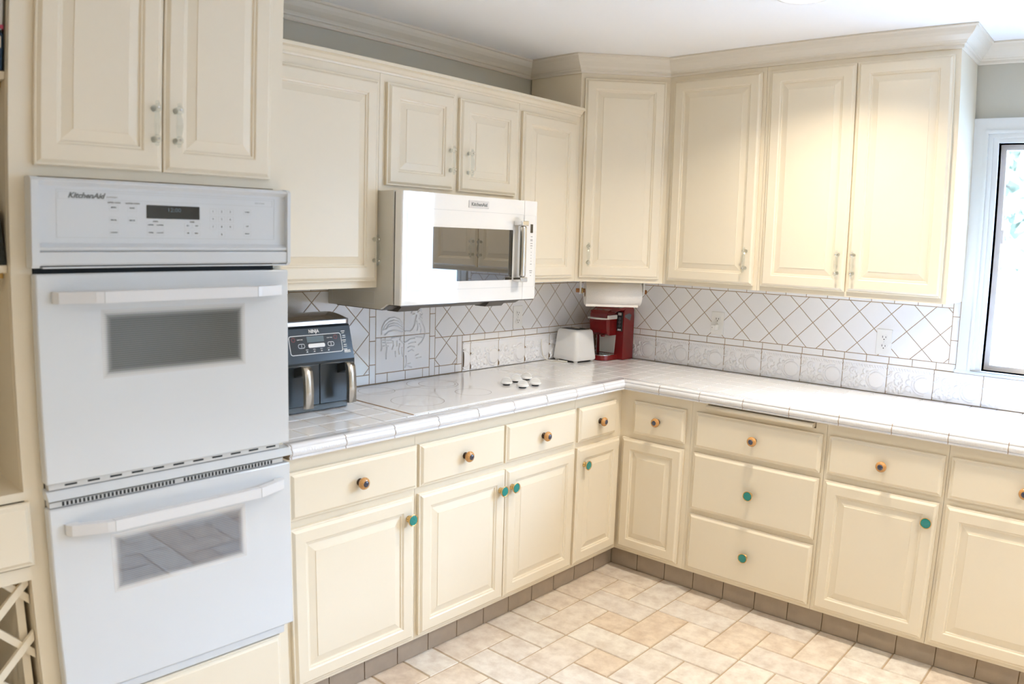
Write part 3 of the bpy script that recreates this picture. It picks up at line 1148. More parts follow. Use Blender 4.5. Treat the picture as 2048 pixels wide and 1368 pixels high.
for z in (1.440, 1.880):
    b = MB(fs)
    b.box(-3.7195, -3.128, 0.021, 0.598, z, z + 0.018, 0.001)
    b.build('shelf', CREAM, SH)
    b = MB(fs)
    b.box(-3.150, -3.1285, 0.55, 0.562, z - 0.014, z - 0.0005)
    b.build('shelf_bracket', BRASS, SH)
b = MB(fs)
door_mesh(b, -3.712, -3.118, 0.741, 0.899, 0.6195, raised=False)
b.build('drawer', CREAM, SH)
# lattice of the wine rack, two layers of slats
b = MB(fs)
ca, cz_, ss = -3.157, 0.519, 0.148
for k in range(-8, 9):
    for sgn in (1, -1):
        # centre line z = cz + k*ss + sgn*(a-ca)
        p = []
        a_lo, a_hi = -3.700, -3.130
        zlo, zhi = 0.117, 0.699
        wv_ = 0.0125
        L_ = [(a_lo, cz_ + k * ss + sgn * (a_lo - ca)), (a_hi, cz_ + k * ss + sgn * (a_hi - ca))]
        quad = [(L_[0][0], L_[0][1] - wv_), (L_[1][0], L_[1][1] - wv_), (L_[1][0], L_[1][1] + wv_), (L_[0][0], L_[0][1] + wv_)]
        pl = clip_rect(quad, a_lo, a_hi, zlo, zhi)
        if len(pl) >= 3:
            d0 = 0.588 if sgn > 0 else 0.5795
            b.prism(pl, d0, d0 + 0.012, 'd')
b.build('lattice_front', CREAM, SH)
b = MB(fs)
for k in range(-8, 9):
    for sgn in (1, -1):
        L_ = [(-3.70, cz_ + k * ss + sgn * (-3.70 - ca)), (-3.13, cz_ + k * ss + sgn * (-3.13 - ca))]
        quad = [(L_[0][0], L_[0][1] - 0.0125), (L_[1][0], L_[1][1] - 0.0125), (L_[1][0], L_[1][1] + 0.0125), (L_[0][0], L_[0][1] + 0.0125)]
        pl = clip_rect(quad, -3.70, -3.13, 0.117, 0.699)
        if len(pl) >= 3:
            b.prism(pl, 0.30 if sgn > 0 else 0.29, 0.311 if sgn > 0 else 0.301, 'd')
b.build('lattice_back', CREAM, SH)
b = MB(fs)
b.box(-3.160, -3.1400, 0.30, 0.578, 0.116, 0.6995)
b.build('side_cleat', CREAM, SH)

# things on the shelves
f_ = Fr('L', -3.27, 1.898)
t = thing('storage_binder', f_, 'dark blue binder with a cream label, lying on the top shelf at the left edge', 'binder')
b = MB(f_)
b.box(-3.42, -3.1330, 0.30, 0.597, 1.8985, 1.9855, 0.003)
b.build('cover', BOOKB, t)
MB(f_).box(-3.22, -3.1380, 0.5965, 0.5982, 1.950, 1.976).build('spine_label', PAPER, t)
f_ = Fr('L', -3.27, 1.986)
t = thing('book', f_, 'white book with a pink band resting on the dark blue binder', 'book')
b = MB(f_)
b.box(-3.42, -3.1335, 0.31, 0.595, 1.992, 2.100, 0.003)
b.build('cover', BOOKW, t)
MB(f_).box(-3.4205, -3.1330, 0.3095, 0.5958, 1.9935, 2.003).build('cover_band', BOOKP, t)
MB(f_).box(-3.4205, -3.1345, 0.31, 0.5900, 1.9858, 1.9918).build('back_cover', BLACKP, t)
f_ = Fr('L', -3.19, 1.4585)
b = MB(f_)
prev = None
for (z, hw_, d0_, d1_) in ((1.4585, 0.1110, 0.440, 0.596), (1.5870, 0.0985, 0.450, 0.588), (1.5870, 0.0930, 0.456, 0.582), (1.4700, 0.1040, 0.447, 0.589)):
    cur = [b.v(a_, d_, z) for a_, d_ in ((-3.240 - hw_, d0_), (-3.240 + hw_, d0_), (-3.240 + hw_, d1_), (-3.240 - hw_, d1_))]
    if prev:
        for i in range(4):
            b.f([prev[i], prev[(i + 1) % 4], cur[(i + 1) % 4], cur[i]])
    else:
        b.f(cur)
    prev = cur
b.f(prev)
t = b.build('basket', BLACKB)
t.location = f_.loc()
t.rotation_euler = (0, 0, PI / 2)
tag(t, 'black tapered basket on the middle shelf at the left edge', 'basket')

# ================================================================== COUNTERTOP
CT = 0.918
top = thing('countertop', WORLD, 'L-shaped white tiled countertop with rope-patterned edge tiles', 'countertop')
# cooktop glass occupies a cut in the tiles
CK = (0.035, 0.5555, -1.8365, -0.9225)
b = MB(WORLD)
b.prism([(0.0105, -2.403), (0.6122, -2.403), (0.6122, -0.6122), (2.98, -0.6122), (2.98, -0.0105), (0.0105, -0.0105)], 0.8765, CT - 0.0035, 'z')
sub = b.build('substrate', CGROUT, top)
b = MB(WORLD)


def ctile(x0, x1, y0, y1):
    if x1 - x0 < 0.012 or y1 - y0 < 0.012:
        return
    g = 0.0012
    x0, x1, y0, y1 = x0 + g, x1 - g, y0 + g, y1 - g
    c_ = 0.0012
    A = [b.v(x, y, CT - 0.003) for x, y in ((x0, y0), (x1, y0), (x1, y1), (x0, y1))]
    B = [b.v(x, y, CT) for x, y in ((x0 + c_, y0 + c_), (x1 - c_, y0 + c_), (x1 - c_, y1 - c_), (x0 + c_, y1 - c_))]
    for i in range(4):
        b.f([A[i], A[(i + 1) % 4], B[(i + 1) % 4], B[i]])
    b.f(B)


IN = 0.5680
for i in range(-1, 31):
    xa, xb = 0.0615 + i * 0.1013, 0.0615 + (i + 1) * 0.1013
    for j in range(0, 25):
        yb, ya = -0.0615 - (j - 1) * 0.1008, -0.0615 - j * 0.1008
        xa_, xb_, ya_, yb_ = max(xa, 0.0115), xb, max(ya, -2.402), min(yb, -0.0115)
        if xa_ >= IN - 0.01:      # right run
            if yb_ < -IN + 0.01 or xa_ > 2.97:
                continue
            ya_ = max(ya_, -IN)
            xb_ = min(xb_, 2.98)
            ctile(xa_, xb_, ya_, yb_)
        else:
            if yb_ < -IN + 0.01:
                xb_ = min(xb_, IN)
            # cut round the cooktop
            if xb_ <= CK[0] or xa_ >= CK[1] or yb_ <= CK[2] or ya_ >= CK[3]:
                ctile(xa_, xb_, ya_, yb_)
            else:
                if ya_ < CK[2]:
                    ctile(xa_, xb_, ya_, CK[2])
                if yb_ > CK[3]:
                    ctile(xa_, xb_, CK[3], yb_)
                m0, m1 = max(ya_, CK[2]), min(yb_, CK[3])
                if xa_ < CK[0]:
                    ctile(xa_, CK[0], m0, m1)
                if xb_ > CK[1]:
                    ctile(CK[1], xb_, m0, m1)
b.build('counter_tiles', CTILE, top)
# edge tiles
def edge_profile():
    return [(0.569, CT - 0.0405), (0.6130, CT - 0.0405), (0.6470, CT - 0.0405), (0.6500, CT - 0.0385), (0.6505, CT - 0.0350), (0.6480, CT - 0.0325), (0.6465, CT - 0.0320),
            (0.6505, CT - 0.0290), (0.6540, CT - 0.0240), (0.6550, CT - 0.0180), (0.6530, CT - 0.0120), (0.6495, CT - 0.0085), (0.6485, CT - 0.0075), (0.6500, CT - 0.0055),
            (0.6490, CT - 0.0005), (0.6440, CT + 0.0035), (0.6350, CT + 0.0050), (0.6250, CT + 0.0042), (0.6120, CT + 0.0015), (0.5960, CT - 0.0005), (0.569, CT - 0.0005)]


def edge_run(kind, a_start, a_end, seams):
    f2 = Fr(kind, 0, 0)
    b2 = MB(f2)
    prof = edge_profile()
    segs = [a_start] + [s_ for s_ in seams if a_start < s_ < a_end] + [a_end]
    for p0, p1 in zip(segs[:-1], segs[1:]):
        g = 0.0013
        q0, q1 = p0 + g, p1 - g
        N = max(2, int((q1 - q0) / 0.0022))
        cols = []
        for k in range(N + 1):
            a = q0 + (q1 - q0) * k / N
            c_ = []
            for (d, z) in prof:
                dd = d
                tz = (z - (CT - 0.0190)) / 0.0115
                if abs(tz) < 1 and d > 0.649:
                    ph = (a * 2 * PI / 0.0088) + (z - CT) * 2 * PI / 0.024
                    dd = d + 0.0011 * math.sin(ph) * (1 - tz * tz)
                # mitre at the inner corner
                aa = a
                if kind == 'L' and p1 == a_end and k == N:
                    aa = -dd
                if kind == 'R' and p0 == a_start and k == 0:
                    aa = dd
                c_.append(b2.v(aa, dd, z))
            cols.append(c_)
        n_ = len(prof)
        for k in range(N):
            for j in range(n_):
                b2.f([cols[k][j], cols[k + 1][j], cols[k + 1][(j + 1) % n_], cols[k][(j + 1) % n_]], smooth=(6 < j < 18))
        b2.f(cols[0])
        b2.f(cols[-1])
    o = b2.build('edge_tiles', VCAP, top)
    o.rotation_euler = (0, 0, f2.rot())
    b2 = MB(f2)
    inset = [(max(0.571, d - 0.0014), min(max(z, CT - 0.0395), CT + 0.0040) - 0.0006) for d, z in edge_profile()]
    q = [(a_start, 0), (a_end, 1)]
    cols = []
    for a, last in q:
        c_ = []
        for (d, z) in inset:
            aa = a
            if kind == 'L' and last:
                aa = -d
            if kind == 'R' and not last:
                aa = d
            c_.append(b2.v(aa, d, z))
        cols.append(c_)
    n_ = len(inset)
    for j in range(n_):
        b2.f([cols[0][j], cols[1][j], cols[1][(j + 1) % n_], cols[0][(j + 1) % n_]])
    b2.f(cols[0])
    b2.f(cols[1])
    o = b2.build('edge_grout', GROUT, top)
    o.rotation_euler = (0, 0, f2.rot())


edge_run('L', -2.4025, -0.6500, [-2.395 + 0.1975 * k for k in range(9)] + [])
edge_run('R', 0.6500, 2.98, [0.831 + 0.2001 * k for k in range(11)])

# cooktop
fk = Fr('L', (CK[2] + CK[3]) / 2, CT)
t = thing('cooktop', fk, 'white glass electric cooktop set flush in the tiled counter', 'cooktop')
b = MB(fk)
b.box(CK[2] + 0.002, CK[3] - 0.002, CK[0] + 0.002, CK[1] - 0.002, CT - 0.0030, CT + 0.0022, 0.0012, 2)
gl = b.build('glass_top', GLASSC, t)
MB(fk).box(CK[2] - 0.0018, CK[2] + 0.0018, CK[0], CK[1], CT - 0.0030, CT + 0.0010).build('edge_seal', mat('aged_caulk', (0.45, 0.25, 0.10), 0.7, noise=(60, 0.3)), t)


def ring(ca_, cd_, r, w_=0.0011):
    b = MB(fk)
    n_ = 64
    zz = CT + 0.00245
    I = [b.v(ca_ + (r - w_) * math.cos(2 * PI * k / n_), cd_ + (r - w_) * math.sin(2 * PI * k / n_), zz) for k in range(n_)]
    O = [b.v(ca_ + (r + w_) * math.cos(2 * PI * k / n_), cd_ + (r + w_) * math.sin(2 * PI * k / n_), zz) for k in range(n_)]
    for k in range(n_):
        b.f([I[k], I[(k + 1) % n_], O[(k + 1) % n_], O[k]])
    b.build('burner_ring', RINGM, t)


ring(-1.667, 0.385, 0.102)
ring(-1.667, 0.135, 0.074)
ring(-1.385, 0.160, 0.110)
ring(-1.368, 0.170, 0.078)
ring(-1.378, 0.398, 0.074)
# cooktop control knobs lying together on the glass
KN = [((0.378, -1.155), 'leftmost white control knob lying on the cooktop glass'), ((0.357, -1.068), 'white control knob at the back middle of the cluster on the cooktop'),
      ((0.466, -1.150), 'white control knob at the front of the cluster, nearest the counter edge'), ((0.350, -0.992), 'white control knob furthest back, nearest the toaster'),
      ((0.468, -1.070), 'rightmost white control knob of the five on the cooktop')]
protoK = None
for (x, y), lab in KN:
    if protoK is None:
        root = bpy.data.objects.new('burner_dial', None)
        root.empty_display_size = 0.02
        col.objects.link(root)
        b = MB(WORLD)
        b.lathe((0, 0, 0), 'z', [(0, 0.016), (0.007, 0.016)], 24)
        b.build('knob_base', BLACKP, root)
        b = MB(WORLD)
        b.lathe((0, 0, 0), 'z', [(0.007, 0.020), (0.0075, 0.0255), (0.0105, 0.0268), (0.0135, 0.0250), (0.0150, 0.020), (0.0152, 0.002)], 32)
        # half-disc grip standing on the skirt
        n_ = 16
        prf = [(-0.0235 * math.cos(PI * k / n_), 0.012 + 0.0215 * math.sin(PI * k / n_)) for k in range(n_ + 1)]
        b.prism(prf, -0.0055, 0.0055, 'd', 0.0018, 2)
        b.build('knob_grip', PLASTW, root)
        protoK = root
        o = root
    else:
        o = protoK.copy()
        col.objects.link(o)
        for ch in list(protoK.children):
            c_ = ch.copy()
            col.objects.link(c_)
            c_.parent = o
    o.location = (x, y, CT + 0.0024)
    o.rotation_euler = (0, 0, math.radians(38 + 5 * math.sin(9 * x + 31 * y)))
    tag(o, lab, 'knob', 'cooktop control knobs')

# ================================================================== BACKSPLASH
rr_ = random.Random(11)


def smooth(x):
    x = np.clip(x, 0, 1)
    return x * x * (3 - 2 * x)


def stroke(Pa, Pz, pts, w_):
    dmin = np.full(Pa.shape, 9.0)
    for (x0, y0), (x1, y1) in zip(pts[:-1], pts[1:]):
        dx, dy = x1 - x0, y1 - y0
        L2_ = dx * dx + dy * dy + 1e-12
        tt = np.clip(((Pa - x0) * dx + (Pz - y0) * dy) / L2_, 0, 1)
        dmin = np.minimum(dmin, np.hypot(Pa - (x0 + tt * dx), Pz - (y0 + tt * dy)))
    return np.exp(-(dmin / w_) ** 2)


LEAVES = []
for k in range(26):
    cx, cz2 = rr_.uniform(0.006, 0.118), rr_.uniform(0.008, 0.092)
    r0 = rr_.uniform(0.008, 0.020)
    th0, th1 = rr_.uniform(0, 6.28), rr_.uniform(2.0, 4.4)
    LEAVES.append([(cx + r0 * (1 - 0.4 * q_ / 8) * math.cos(th0 + th1 * q_ / 8), cz2 + r0 * (1 - 0.4 * q_ / 8) * math.sin(th0 + th1 * q_ / 8)) for q_ in range(9)])


def frieze_height(S, T, rope):
    """S along 0..0.2, T up 0..0.127"""
    h = np.zeros(S.shape)
    for i, pts in enumerate(LEAVES):
        h = np.maximum(h, 0.0052 * stroke(S, T, pts, 0.0032))
    # round fruit
    r = np.hypot((S - 0.158), (T - 0.052) * 1.05)
    dome = np.where(r < 0.036, 0.0040 + 0.0035 * np.sqrt(np.clip(1 - (r / 0.036) ** 2, 0, 1)), 0)
    h = np.maximum(h, dome)
    h = np.maximum(h, 0.0045 * np.exp(-((r - 0.044) / 0.003) ** 2) * (S < 0.165))
    r2 = np.hypot((S - 0.098), (T - 0.030))
    h = np.maximum(h, np.where(r2 < 0.013, 0.004 + 0.0025 * np.sqrt(np.clip(1 - (r2 / 0.013) ** 2, 0, 1)), 0))
    h *= 1.30 * smooth((0.100 - T) / 0.006) * smooth((T - 0.002) / 0.004)
    if rope:
        band = np.exp(-(((T - 0.1090) / 0.0055) ** 4))
        h = np.maximum(h, 0.0045 * band * (0.45 + 0.55 * np.sin((S + 0.7 * T) * 2 * PI / 0.0118)))
    h = np.maximum(h, 0.0035 * smooth((T - 0.1185) / 0.002) * smooth((0.1275 - T) / 0.002))
    return h


def relief(b2, a0, a1, z0, z1, hfun, base, res=0.0022):
    n_, m_ = max(2, int((a1 - a0) / res)), max(2, int((z1 - z0) / res))
    A_, Z_ = np.meshgrid(np.linspace(a0, a1, n_ + 1), np.linspace(z0, z1, m_ + 1), indexing='ij')
    H = base + hfun(A_, Z_)
    e = np.minimum(np.minimum(A_ - a0, a1 - A_), np.minimum(Z_ - z0, z1 - Z_))
    H = H - 0.0016 * (1 - smooth(e / 0.0015))
    V = [[b2.v(A_[i, j], H[i, j], Z_[i, j]) for j in range(m_ + 1)] for i in range(n_ + 1)]
    for i in range(n_):
        for j in range(m_):
            b2.f([V[i][j], V[i + 1][j], V[i + 1][j + 1], V[i][j + 1]], True)


# ---- wall beside the window run
fR = Fr('R', 0.95, CT)
BS = thing('tile_backsplash', fR, 'white tile backsplash of diagonal tiles over a fruit-relief border, beside the window', 'backsplash')
b = MB(fR)
b.box(0.0105, 1.9065, 0.0008, 0.0062, CT + 0.0005, 1.3515)
b.box(1.9065, 2.98, 0.0008, 0.0062, CT + 0.0005, 1.0515)
b.build('grout', GROUT, BS)
b = MB(fR)
diamonds(b, 0.0095, 1.8745, 1.0850, 1.3225, 1.1890, 1.2755)
b.build('diagonal_tiles', TILE, BS)
b = MB(fR)
x = 0.0080
for k in range(-4, 20):
    p0, p1 = 0.4095 + 0.1013 * k, 0.4095 + 0.1013 * (k + 1)
    p0, p1 = max(p0, 0.0105), min(p1, 1.8745)
    if p1 - p0 > 0.012:
        wall_tile(b, R4(p0, p1, 1.3225, 1.3510))
    p0, p1 = 0.4105 + 0.1010 * k, 0.4105 + 0.1010 * (k + 1)
    p0, p1 = max(p0, 0.0105), min(p1, 1.9050)
    if p1 - p0 > 0.012:
        wall_tile(b, R4(p0, p1, 1.0530, 1.0850))
for z0, z1 in ((1.0850, 1.1855), (1.1855, 1.2865), (1.2865, 1.351)):
    wall_tile(b, R4(1.8745, 1.9050, z0, z1))
b.build('border_tiles', TILE, BS)
b = MB(fR)
for k in range(-2, 13):
    p0, p1 = 0.4115 + 0.2012 * k, 0.4115 + 0.2012 * (k + 1)
    s0 = p0
    p0, p1 = max(p0, 0.0180), min(p1, 2.975)
    if p1 - p0 > 0.02:
        zt = 1.0515 if p0 < 1.80 else 1.0500
        relief(b, p0 + 0.0014, p1 - 0.0014, CT + 0.002, zt, (lambda A_, Z_, s0=s0: frieze_height(A_ - s0, Z_ - 0.9240, True)), 0.0085)
b.build('relief_tiles', TILE, BS)

# ---- cooktop wall
fL = Fr('L', -1.2, CT)
BS2 = thing('tile_backsplash', fL, 'white tile backsplash with a rooster relief panel, behind the cooktop', 'backsplash')
b = MB(fL)
b.box(-2.402, -1.0495, 0.0008, 0.0062, CT + 0.0005, 1.3515)
b.box(-1.0495, -0.0105, 0.0008, 0.0062, CT + 0.0005, 1.3515)
b.box(-1.0580, -0.0200, 0.0062, 0.0098, CT + 0.002, 1.0588)
b.build('grout', GROUT, BS2)
b = MB(fL)
diamonds(b, -2.400, -1.6050, 0.9620, 1.3205, -1.6050, 1.1350)
b.build('diagonal_tiles', TILE, BS2)
b = MB(fL)
diamonds(b, -1.2325, -1.0925, 0.9600, 1.0915, -1.2325, 1.1350)
diamonds(b, -1.2325, -0.0095, 1.0915, 1.3205, -1.2325, 1.1350)
b.build('diagonal_tiles', TILE, BS2)
b = MB(fL)
for k in range(24):      # top border
    p0, p1 = -2.400 + 0.1013 * k, min(-0.0095, -2.400 + 0.1013 * (k + 1))
    if p1 - p0 > 0.012:
        wall_tile(b, R4(p0, p1, 1.3205, 1.3510))
for k in range(8):       # bottom border left of the rooster
    p1, p0 = -1.6050 - 0.1013 * k, max(-2.400, -1.6050 - 0.1013 * (k + 1))
    if p1 - p0 > 0.012:
        wall_tile(b, R4(p0, p1, 0.9200, 0.9620))
zs = [0.920, 1.0020, 1.1025, 1.2050, 1.3055, 1.3205]
for z0, z1 in zip(zs[:-1], zs[1:]):
    if z1 - z0 > 0.012:
        wall_tile(b, R4(-1.6050, -1.5720, z0, z1))
zs = [0.920, 0.9990, 1.1005, 1.2020, 1.3035, 1.3205]
for z0, z1 in zip(zs[:-1], zs[1:]):
    if z1 - z0 > 0.012:
        wall_tile(b, R4(-1.2655, -1.2325, z0, z1))
for p0, p1 in ((-1.572, -1.508), (-1.508, -1.4065), (-1.4065, -1.305), (-1.305, -1.2655)):
    wall_tile(b, R4(p0, p1, 0.9200, 0.9610))
    wall_tile(b, R4(p0, p1, 1.2690, 1.3205))
wall_tile(b, R4(-1.2325, -1.2045, 0.920, 0.960))
wall_tile(b, R4(-1.2045, -1.1050, 0.920, 0.960))
wall_tile(b, R4(-1.1050, -1.0600, 0.920, 0.957))
wall_tile(b, R4(-1.0925, -1.0600, 0.957, 1.0915))
ys = [-1.0600, -1.0075, -0.9085, -0.8105, -0.7125, -0.6145, -0.5165, -0.4185, -0.3205, -0.2225, -0.1245, -0.0200]
for p0, p1 in zip(ys[:-1], ys[1:]):
    wall_tile(b, R4(p0, p1, 1.0600, 1.0915))
b.build('border_tiles', TILE, BS2)
b = MB(fL)
ys = [-1.0580, -1.0075, -0.8115, -0.6145, -0.4175, -0.2205, -0.0200]
for p0, p1 in zip(ys[:-1], ys[1:]):
    s0 = p1 - 0.197 if p0 < -1.05 else p0
    if p0 < -1.05:
        b.box(-1.0586, -1.0562, 0.0063, 0.0106, CT + 0.002, 1.0590)
    relief(b, p0 + 0.0014, p1 - 0.0014, CT + 0.002, 1.0590, (lambda A_, Z_, s0=s0: frieze_height(A_ - s0, (Z_ - 0.921) * 0.92, False)), 0.0118)
b.build('relief_tiles', TILE, BS2)

# rooster relief over four tiles: strokes in wall coordinates (a, z)
CCs = [(0.0022, [(-1.5416, 1.1285), (-1.5401, 1.1563), (-1.5244, 1.1805), (-1.4996, 1.1945), (-1.4743, 1.196), (-1.4449, 1.1859), (-1.4261, 1.1663)]), (0.002, [(-1.5347, 1.1448), (-1.5242, 1.1637), (-1.503, 1.1793), (-1.4778, 1.1849), (-1.4521, 1.1792), (-1.4297, 1.1608)]), (0.002, [(-1.5312, 1.1474), (-1.5169, 1.1492), (-1.5028, 1.168), (-1.4776, 1.1722), (-1.4556, 1.168), (-1.4296, 1.1493)]), (0.0018, [(-1.5169, 1.1492), (-1.4991, 1.1594), (-1.4738, 1.162), (-1.4518, 1.1564), (-1.4257, 1.1405)]), (0.0024, [(-1.5238, 1.1244), (-1.506, 1.1373), (-1.4808, 1.1413), (-1.4589, 1.1384), (-1.4367, 1.1326), (-1.407, 1.1335), (-1.3844, 1.1306), (-1.3694, 1.1398), (-1.3583, 1.1594), (-1.353, 1.1822), (-1.3476, 1.1994)]), (0.0018, [(-1.3591, 1.2057), (-1.3705, 1.2034), (-1.3782, 1.2096), (-1.3745, 1.218), (-1.3632, 1.2218), (-1.3517, 1.2184), (-1.3443, 1.2267), (-1.3289, 1.226), (-1.3191, 1.2183)]), (0.0018, [(-1.3402, 1.2135), (-1.3326, 1.2189), (-1.3209, 1.2125), (-1.311, 1.2033), (-1.3206, 1.198), (-1.3145, 1.183), (-1.3243, 1.188), (-1.3265, 1.2041)]), (0.0022, [(-1.3319, 1.184), (-1.3141, 1.1655), (-1.3001, 1.1441), (-1.2949, 1.1232), (-1.3011, 1.1001), (-1.3144, 1.0804), (-1.3336, 1.0672)]), (0.0018, [(-1.4876, 1.1077), (-1.4585, 1.1113), (-1.4364, 1.1069)]), (0.0018, [(-1.4365, 1.1155), (-1.4436, 1.0988), (-1.4249, 1.083), (-1.395, 1.0894)]), (0.0016, [(-1.4802, 1.0958), (-1.4764, 1.0785), (-1.4834, 1.0591)]), (0.0016, [(-1.4583, 1.0942), (-1.458, 1.0713)]), (0.0016, [(-1.4434, 1.0816), (-1.4468, 1.0561), (-1.4428, 1.0356)]), (0.002, [(-1.5432, 1.1146), (-1.5413, 1.0948), (-1.5393, 1.0722), (-1.5427, 1.0584)]), (0.002, [(-1.5219, 1.113), (-1.5199, 1.0932), (-1.5117, 1.07), (-1.5158, 1.042), (-1.5156, 1.0222)]), (0.0016, [(-1.5378, 1.103), (-1.5092, 1.0994), (-1.4875, 1.0992)]), (0.0016, [(-1.5341, 1.0915), (-1.5055, 1.0878), (-1.4874, 1.0879)]), (0.0016, [(-1.534, 1.0774), (-1.5233, 1.078), (-1.5053, 1.0751)]), (0.002, [(-1.4053, 1.0236), (-1.4005, 1.0), (-1.4029, 0.9856), (-1.4092, 0.9761)]), (0.0018, [(-1.4029, 0.9856), (-1.3896, 0.9779), (-1.3723, 0.9709)]), (0.0016, [(-1.3973, 0.9874), (-1.3802, 0.9893)]), (0.0016, [(-1.3988, 1.0897), (-1.3838, 1.0973), (-1.3572, 1.0982)]), (0.0016, [(-1.3911, 1.0775), (-1.3722, 1.0819), (-1.3492, 1.0801)]), (0.0016, [(-1.3946, 1.0604), (-1.3795, 1.065), (-1.3566, 1.0603)]), (0.0016, [(-1.3905, 1.0427), (-1.3717, 1.0498), (-1.3601, 1.043)]), (0.0014, [(-1.3496, 1.1035), (-1.3304, 1.1021), (-1.3109, 1.0978)]), (0.0014, [(-1.3482, 1.0215), (-1.3329, 1.026)]), (0.0014, [(-1.3442, 1.0094), (-1.3171, 1.0113)]), (0.0014, [(-1.4283, 1.0632), (-1.428, 1.0401), (-1.424, 1.0224)]), (0.0014, [(-1.4651, 1.049), (-1.4629, 1.0259)]), (0.0016, [(-1.3471, 1.1732), (-1.339, 1.1524), (-1.3425, 1.1322)]), (0.0016, [(-1.3315, 1.1607), (-1.3194, 1.1395), (-1.3229, 1.1192)])]


def rooster(A_, Z_):
    h = np.zeros(A_.shape)
    for wd_, pts in CCs:
        h = np.maximum(h, 0.0062 * stroke(A_, Z_, pts, wd_))
    # body, neck and tail mass
    for (ca_, cz3, ra, rz, hh) in ((-1.425, 1.105, 0.075, 0.050, 0.0030), (-1.345, 1.160, 0.030, 0.055, 0.0030), (-1.338, 1.212, 0.016, 0.016, 0.0030), (-1.475, 1.130, 0.055, 0.075, 0.0022)):
        q_ = ((A_ - ca_) / ra) ** 2 + ((Z_ - cz3) / rz) ** 2
        h = h + hh * np.sqrt(np.clip(1 - q_, 0, 1)) * 0.55
    return h


b = MB(fL)
for a0, a1 in ((-1.5705, -1.4175), (-1.4150, -1.2670)):
    for z0, z1 in ((0.9625, 1.1140), (1.1165, 1.2675)):
        relief(b, a0, a1, z0, z1, rooster, 0.0080, 0.0016)
b.build('rooster_panel', TILE, BS2)

# ------------------------------------------------------------------ outlets
def outlet(kind, a, z, label, wd0):
    f_ = Fr(kind, a, z)
    t = thing('wall_outlet', f_, label, 'outlet')
    b = MB(f_)
    b.box(a - 0.034, a + 0.034, wd0, wd0 + 0.005, z - 0.057, z + 0.057, 0.0018, 2)
    b.build('cover_plate', PLASTW, t)
    for s_ in (-1, 1):
        b = MB(f_)
        zc = z + s_ * 0.0195
        pl = [(a + 0.0165 * math.cos(th) if abs(math.cos(th)) > 0.2 else a, 0) for th in (0,)]
        oct_ = []
        for k in range(20):
            th = 2 * PI * k / 20
            oct_.append((a + 0.0172 * math.cos(th), max(zc - 0.0135, min(zc + 0.0135, zc + 0.0172 * math.sin(th)))))
        b.prism(oct_, wd0 + 0.0048, wd0 + 0.0064, 'd')
        o = b.build('socket', PLASTW, t)
        b = MB(f_)
        b.box(a - 0.0082, a - 0.0058, wd0 + 0.0062, wd0 + 0.0067, zc - 0.001, zc + 0.008)
        b.box(a + 0.0058, a + 0.0082, wd0 + 0.0062, wd0 + 0.0067, zc - 0.001, zc + 0.0065)
        b.lathe((a, wd0 + 0.0062, zc - 0.0075), 'd', [(0, 0.0026), (0.0005, 0.0026)], 10)
        b.build('socket_slots', DARKGAP, o)
    MB(f_).lathe((a, wd0 + 0.0048, z), 'd', [(0, 0.0028), (0.0012, 0.0022)], 10).build('cover_screw', PLASTG, t)
    return t


outlet('L', -0.676, 1.157, 'white outlet plate on the rooster wall, right of the microwave', 0.0082)
outlet('R', 0.770, 1.157, 'white outlet plate with a small white charger plugged in its lower socket', 0.0082)
outlet('R', 1.595, 1.149, 'white outlet plate with both sockets free, nearest the window', 0.0082)
f_ = Fr('R', 0.768, 1.125)
t = thing('plug_charger', f_, 'small white square charger plugged into the outlet right of the coffee maker', 'charger')
b = MB(f_)
b.box(0.7560, 0.7800, 0.0150, 0.0560, 1.1235, 1.1510, 0.003, 2)
b.build('charger_body', PLASTW, t)
MB(f_).box(0.7632, 0.7648, 0.0563, 0.0566, 1.134, 1.1405).build('charger_port', DARKGAP, t)
MB(f_).box(0.7553, 0.7561, 0.034, 0.044, 1.135, 1.1395).build('side_port', DARKGAP, t)

# ================================================================== MICROWAVE
fm = Fr('L', -1.4325, 1.27)
MW = thing('microwave', fm, 'white over-the-range microwave with a chrome handle hung below the short cabinet', 'microwave')
b = MB(fm)
b.prism([(0.0090, 1.278), (0.012, 1.272), (0.335, 1.272), (0.372, 1.2925), (0.402, 1.2930), (0.402, 1.7045), (0.0090, 1.7045)], -1.8120, -1.0520, 'a')
body = b.build('housing', mat('microwave_grey_paint', (0.62, 0.60, 0.54), 0.3, noise=(4, 0.02)), MW)
b = MB(fm)
b.prism([(0.05, 1.268), (0.332, 1.268), (0.337, 1.2705), (0.05, 1.2718)], -1.800, -1.064, 'a')
b.prism([(0.337, 1.2700), (0.374, 1.2900), (0.374, 1.2924), (0.337, 1.2722)], -1.800, -1.064, 'a')
b.prism([(0.374, 1.2885), (0.4350, 1.2885), (0.4350, 1.2925), (0.374, 1.2925)], -1.800, -1.064, 'a')
for a in (-1.70, -1.23):
    b.prism([(0.30, 1.262), (0.36, 1.262), (0.39, 1.2885), (0.30, 1.268)], a - 0.05, a + 0.05, 'a')
b.build('underside_vent', mat('dark_grey_metal', (0.10, 0.09, 0.08), 0.4, noise=(20, 0.2)), MW)
b = MB(fm)
for (p, q_) in (((0.035, 1.335), (0.30, 1.335)), ((0.30, 1.335), (0.30, 1.290)), ((0.035, 1.290), (0.30, 1.290)), ((0.035, 1.290), (0.035, 1.335))):
    b.box(-1.8126, -1.8119, min(p[0], q_[0]) - 0.0009, max(p[0], q_[0]) + 0.0009, min(p[1], q_[1]) - 0.0009, max(p[1], q_[1]) + 0.0009)
b.build('side_recess', PLASTG, MW)
b = MB(fm)
b.box(-1.805, -1.058, 0.4022, 0.4070, 1.2945, 1.700)
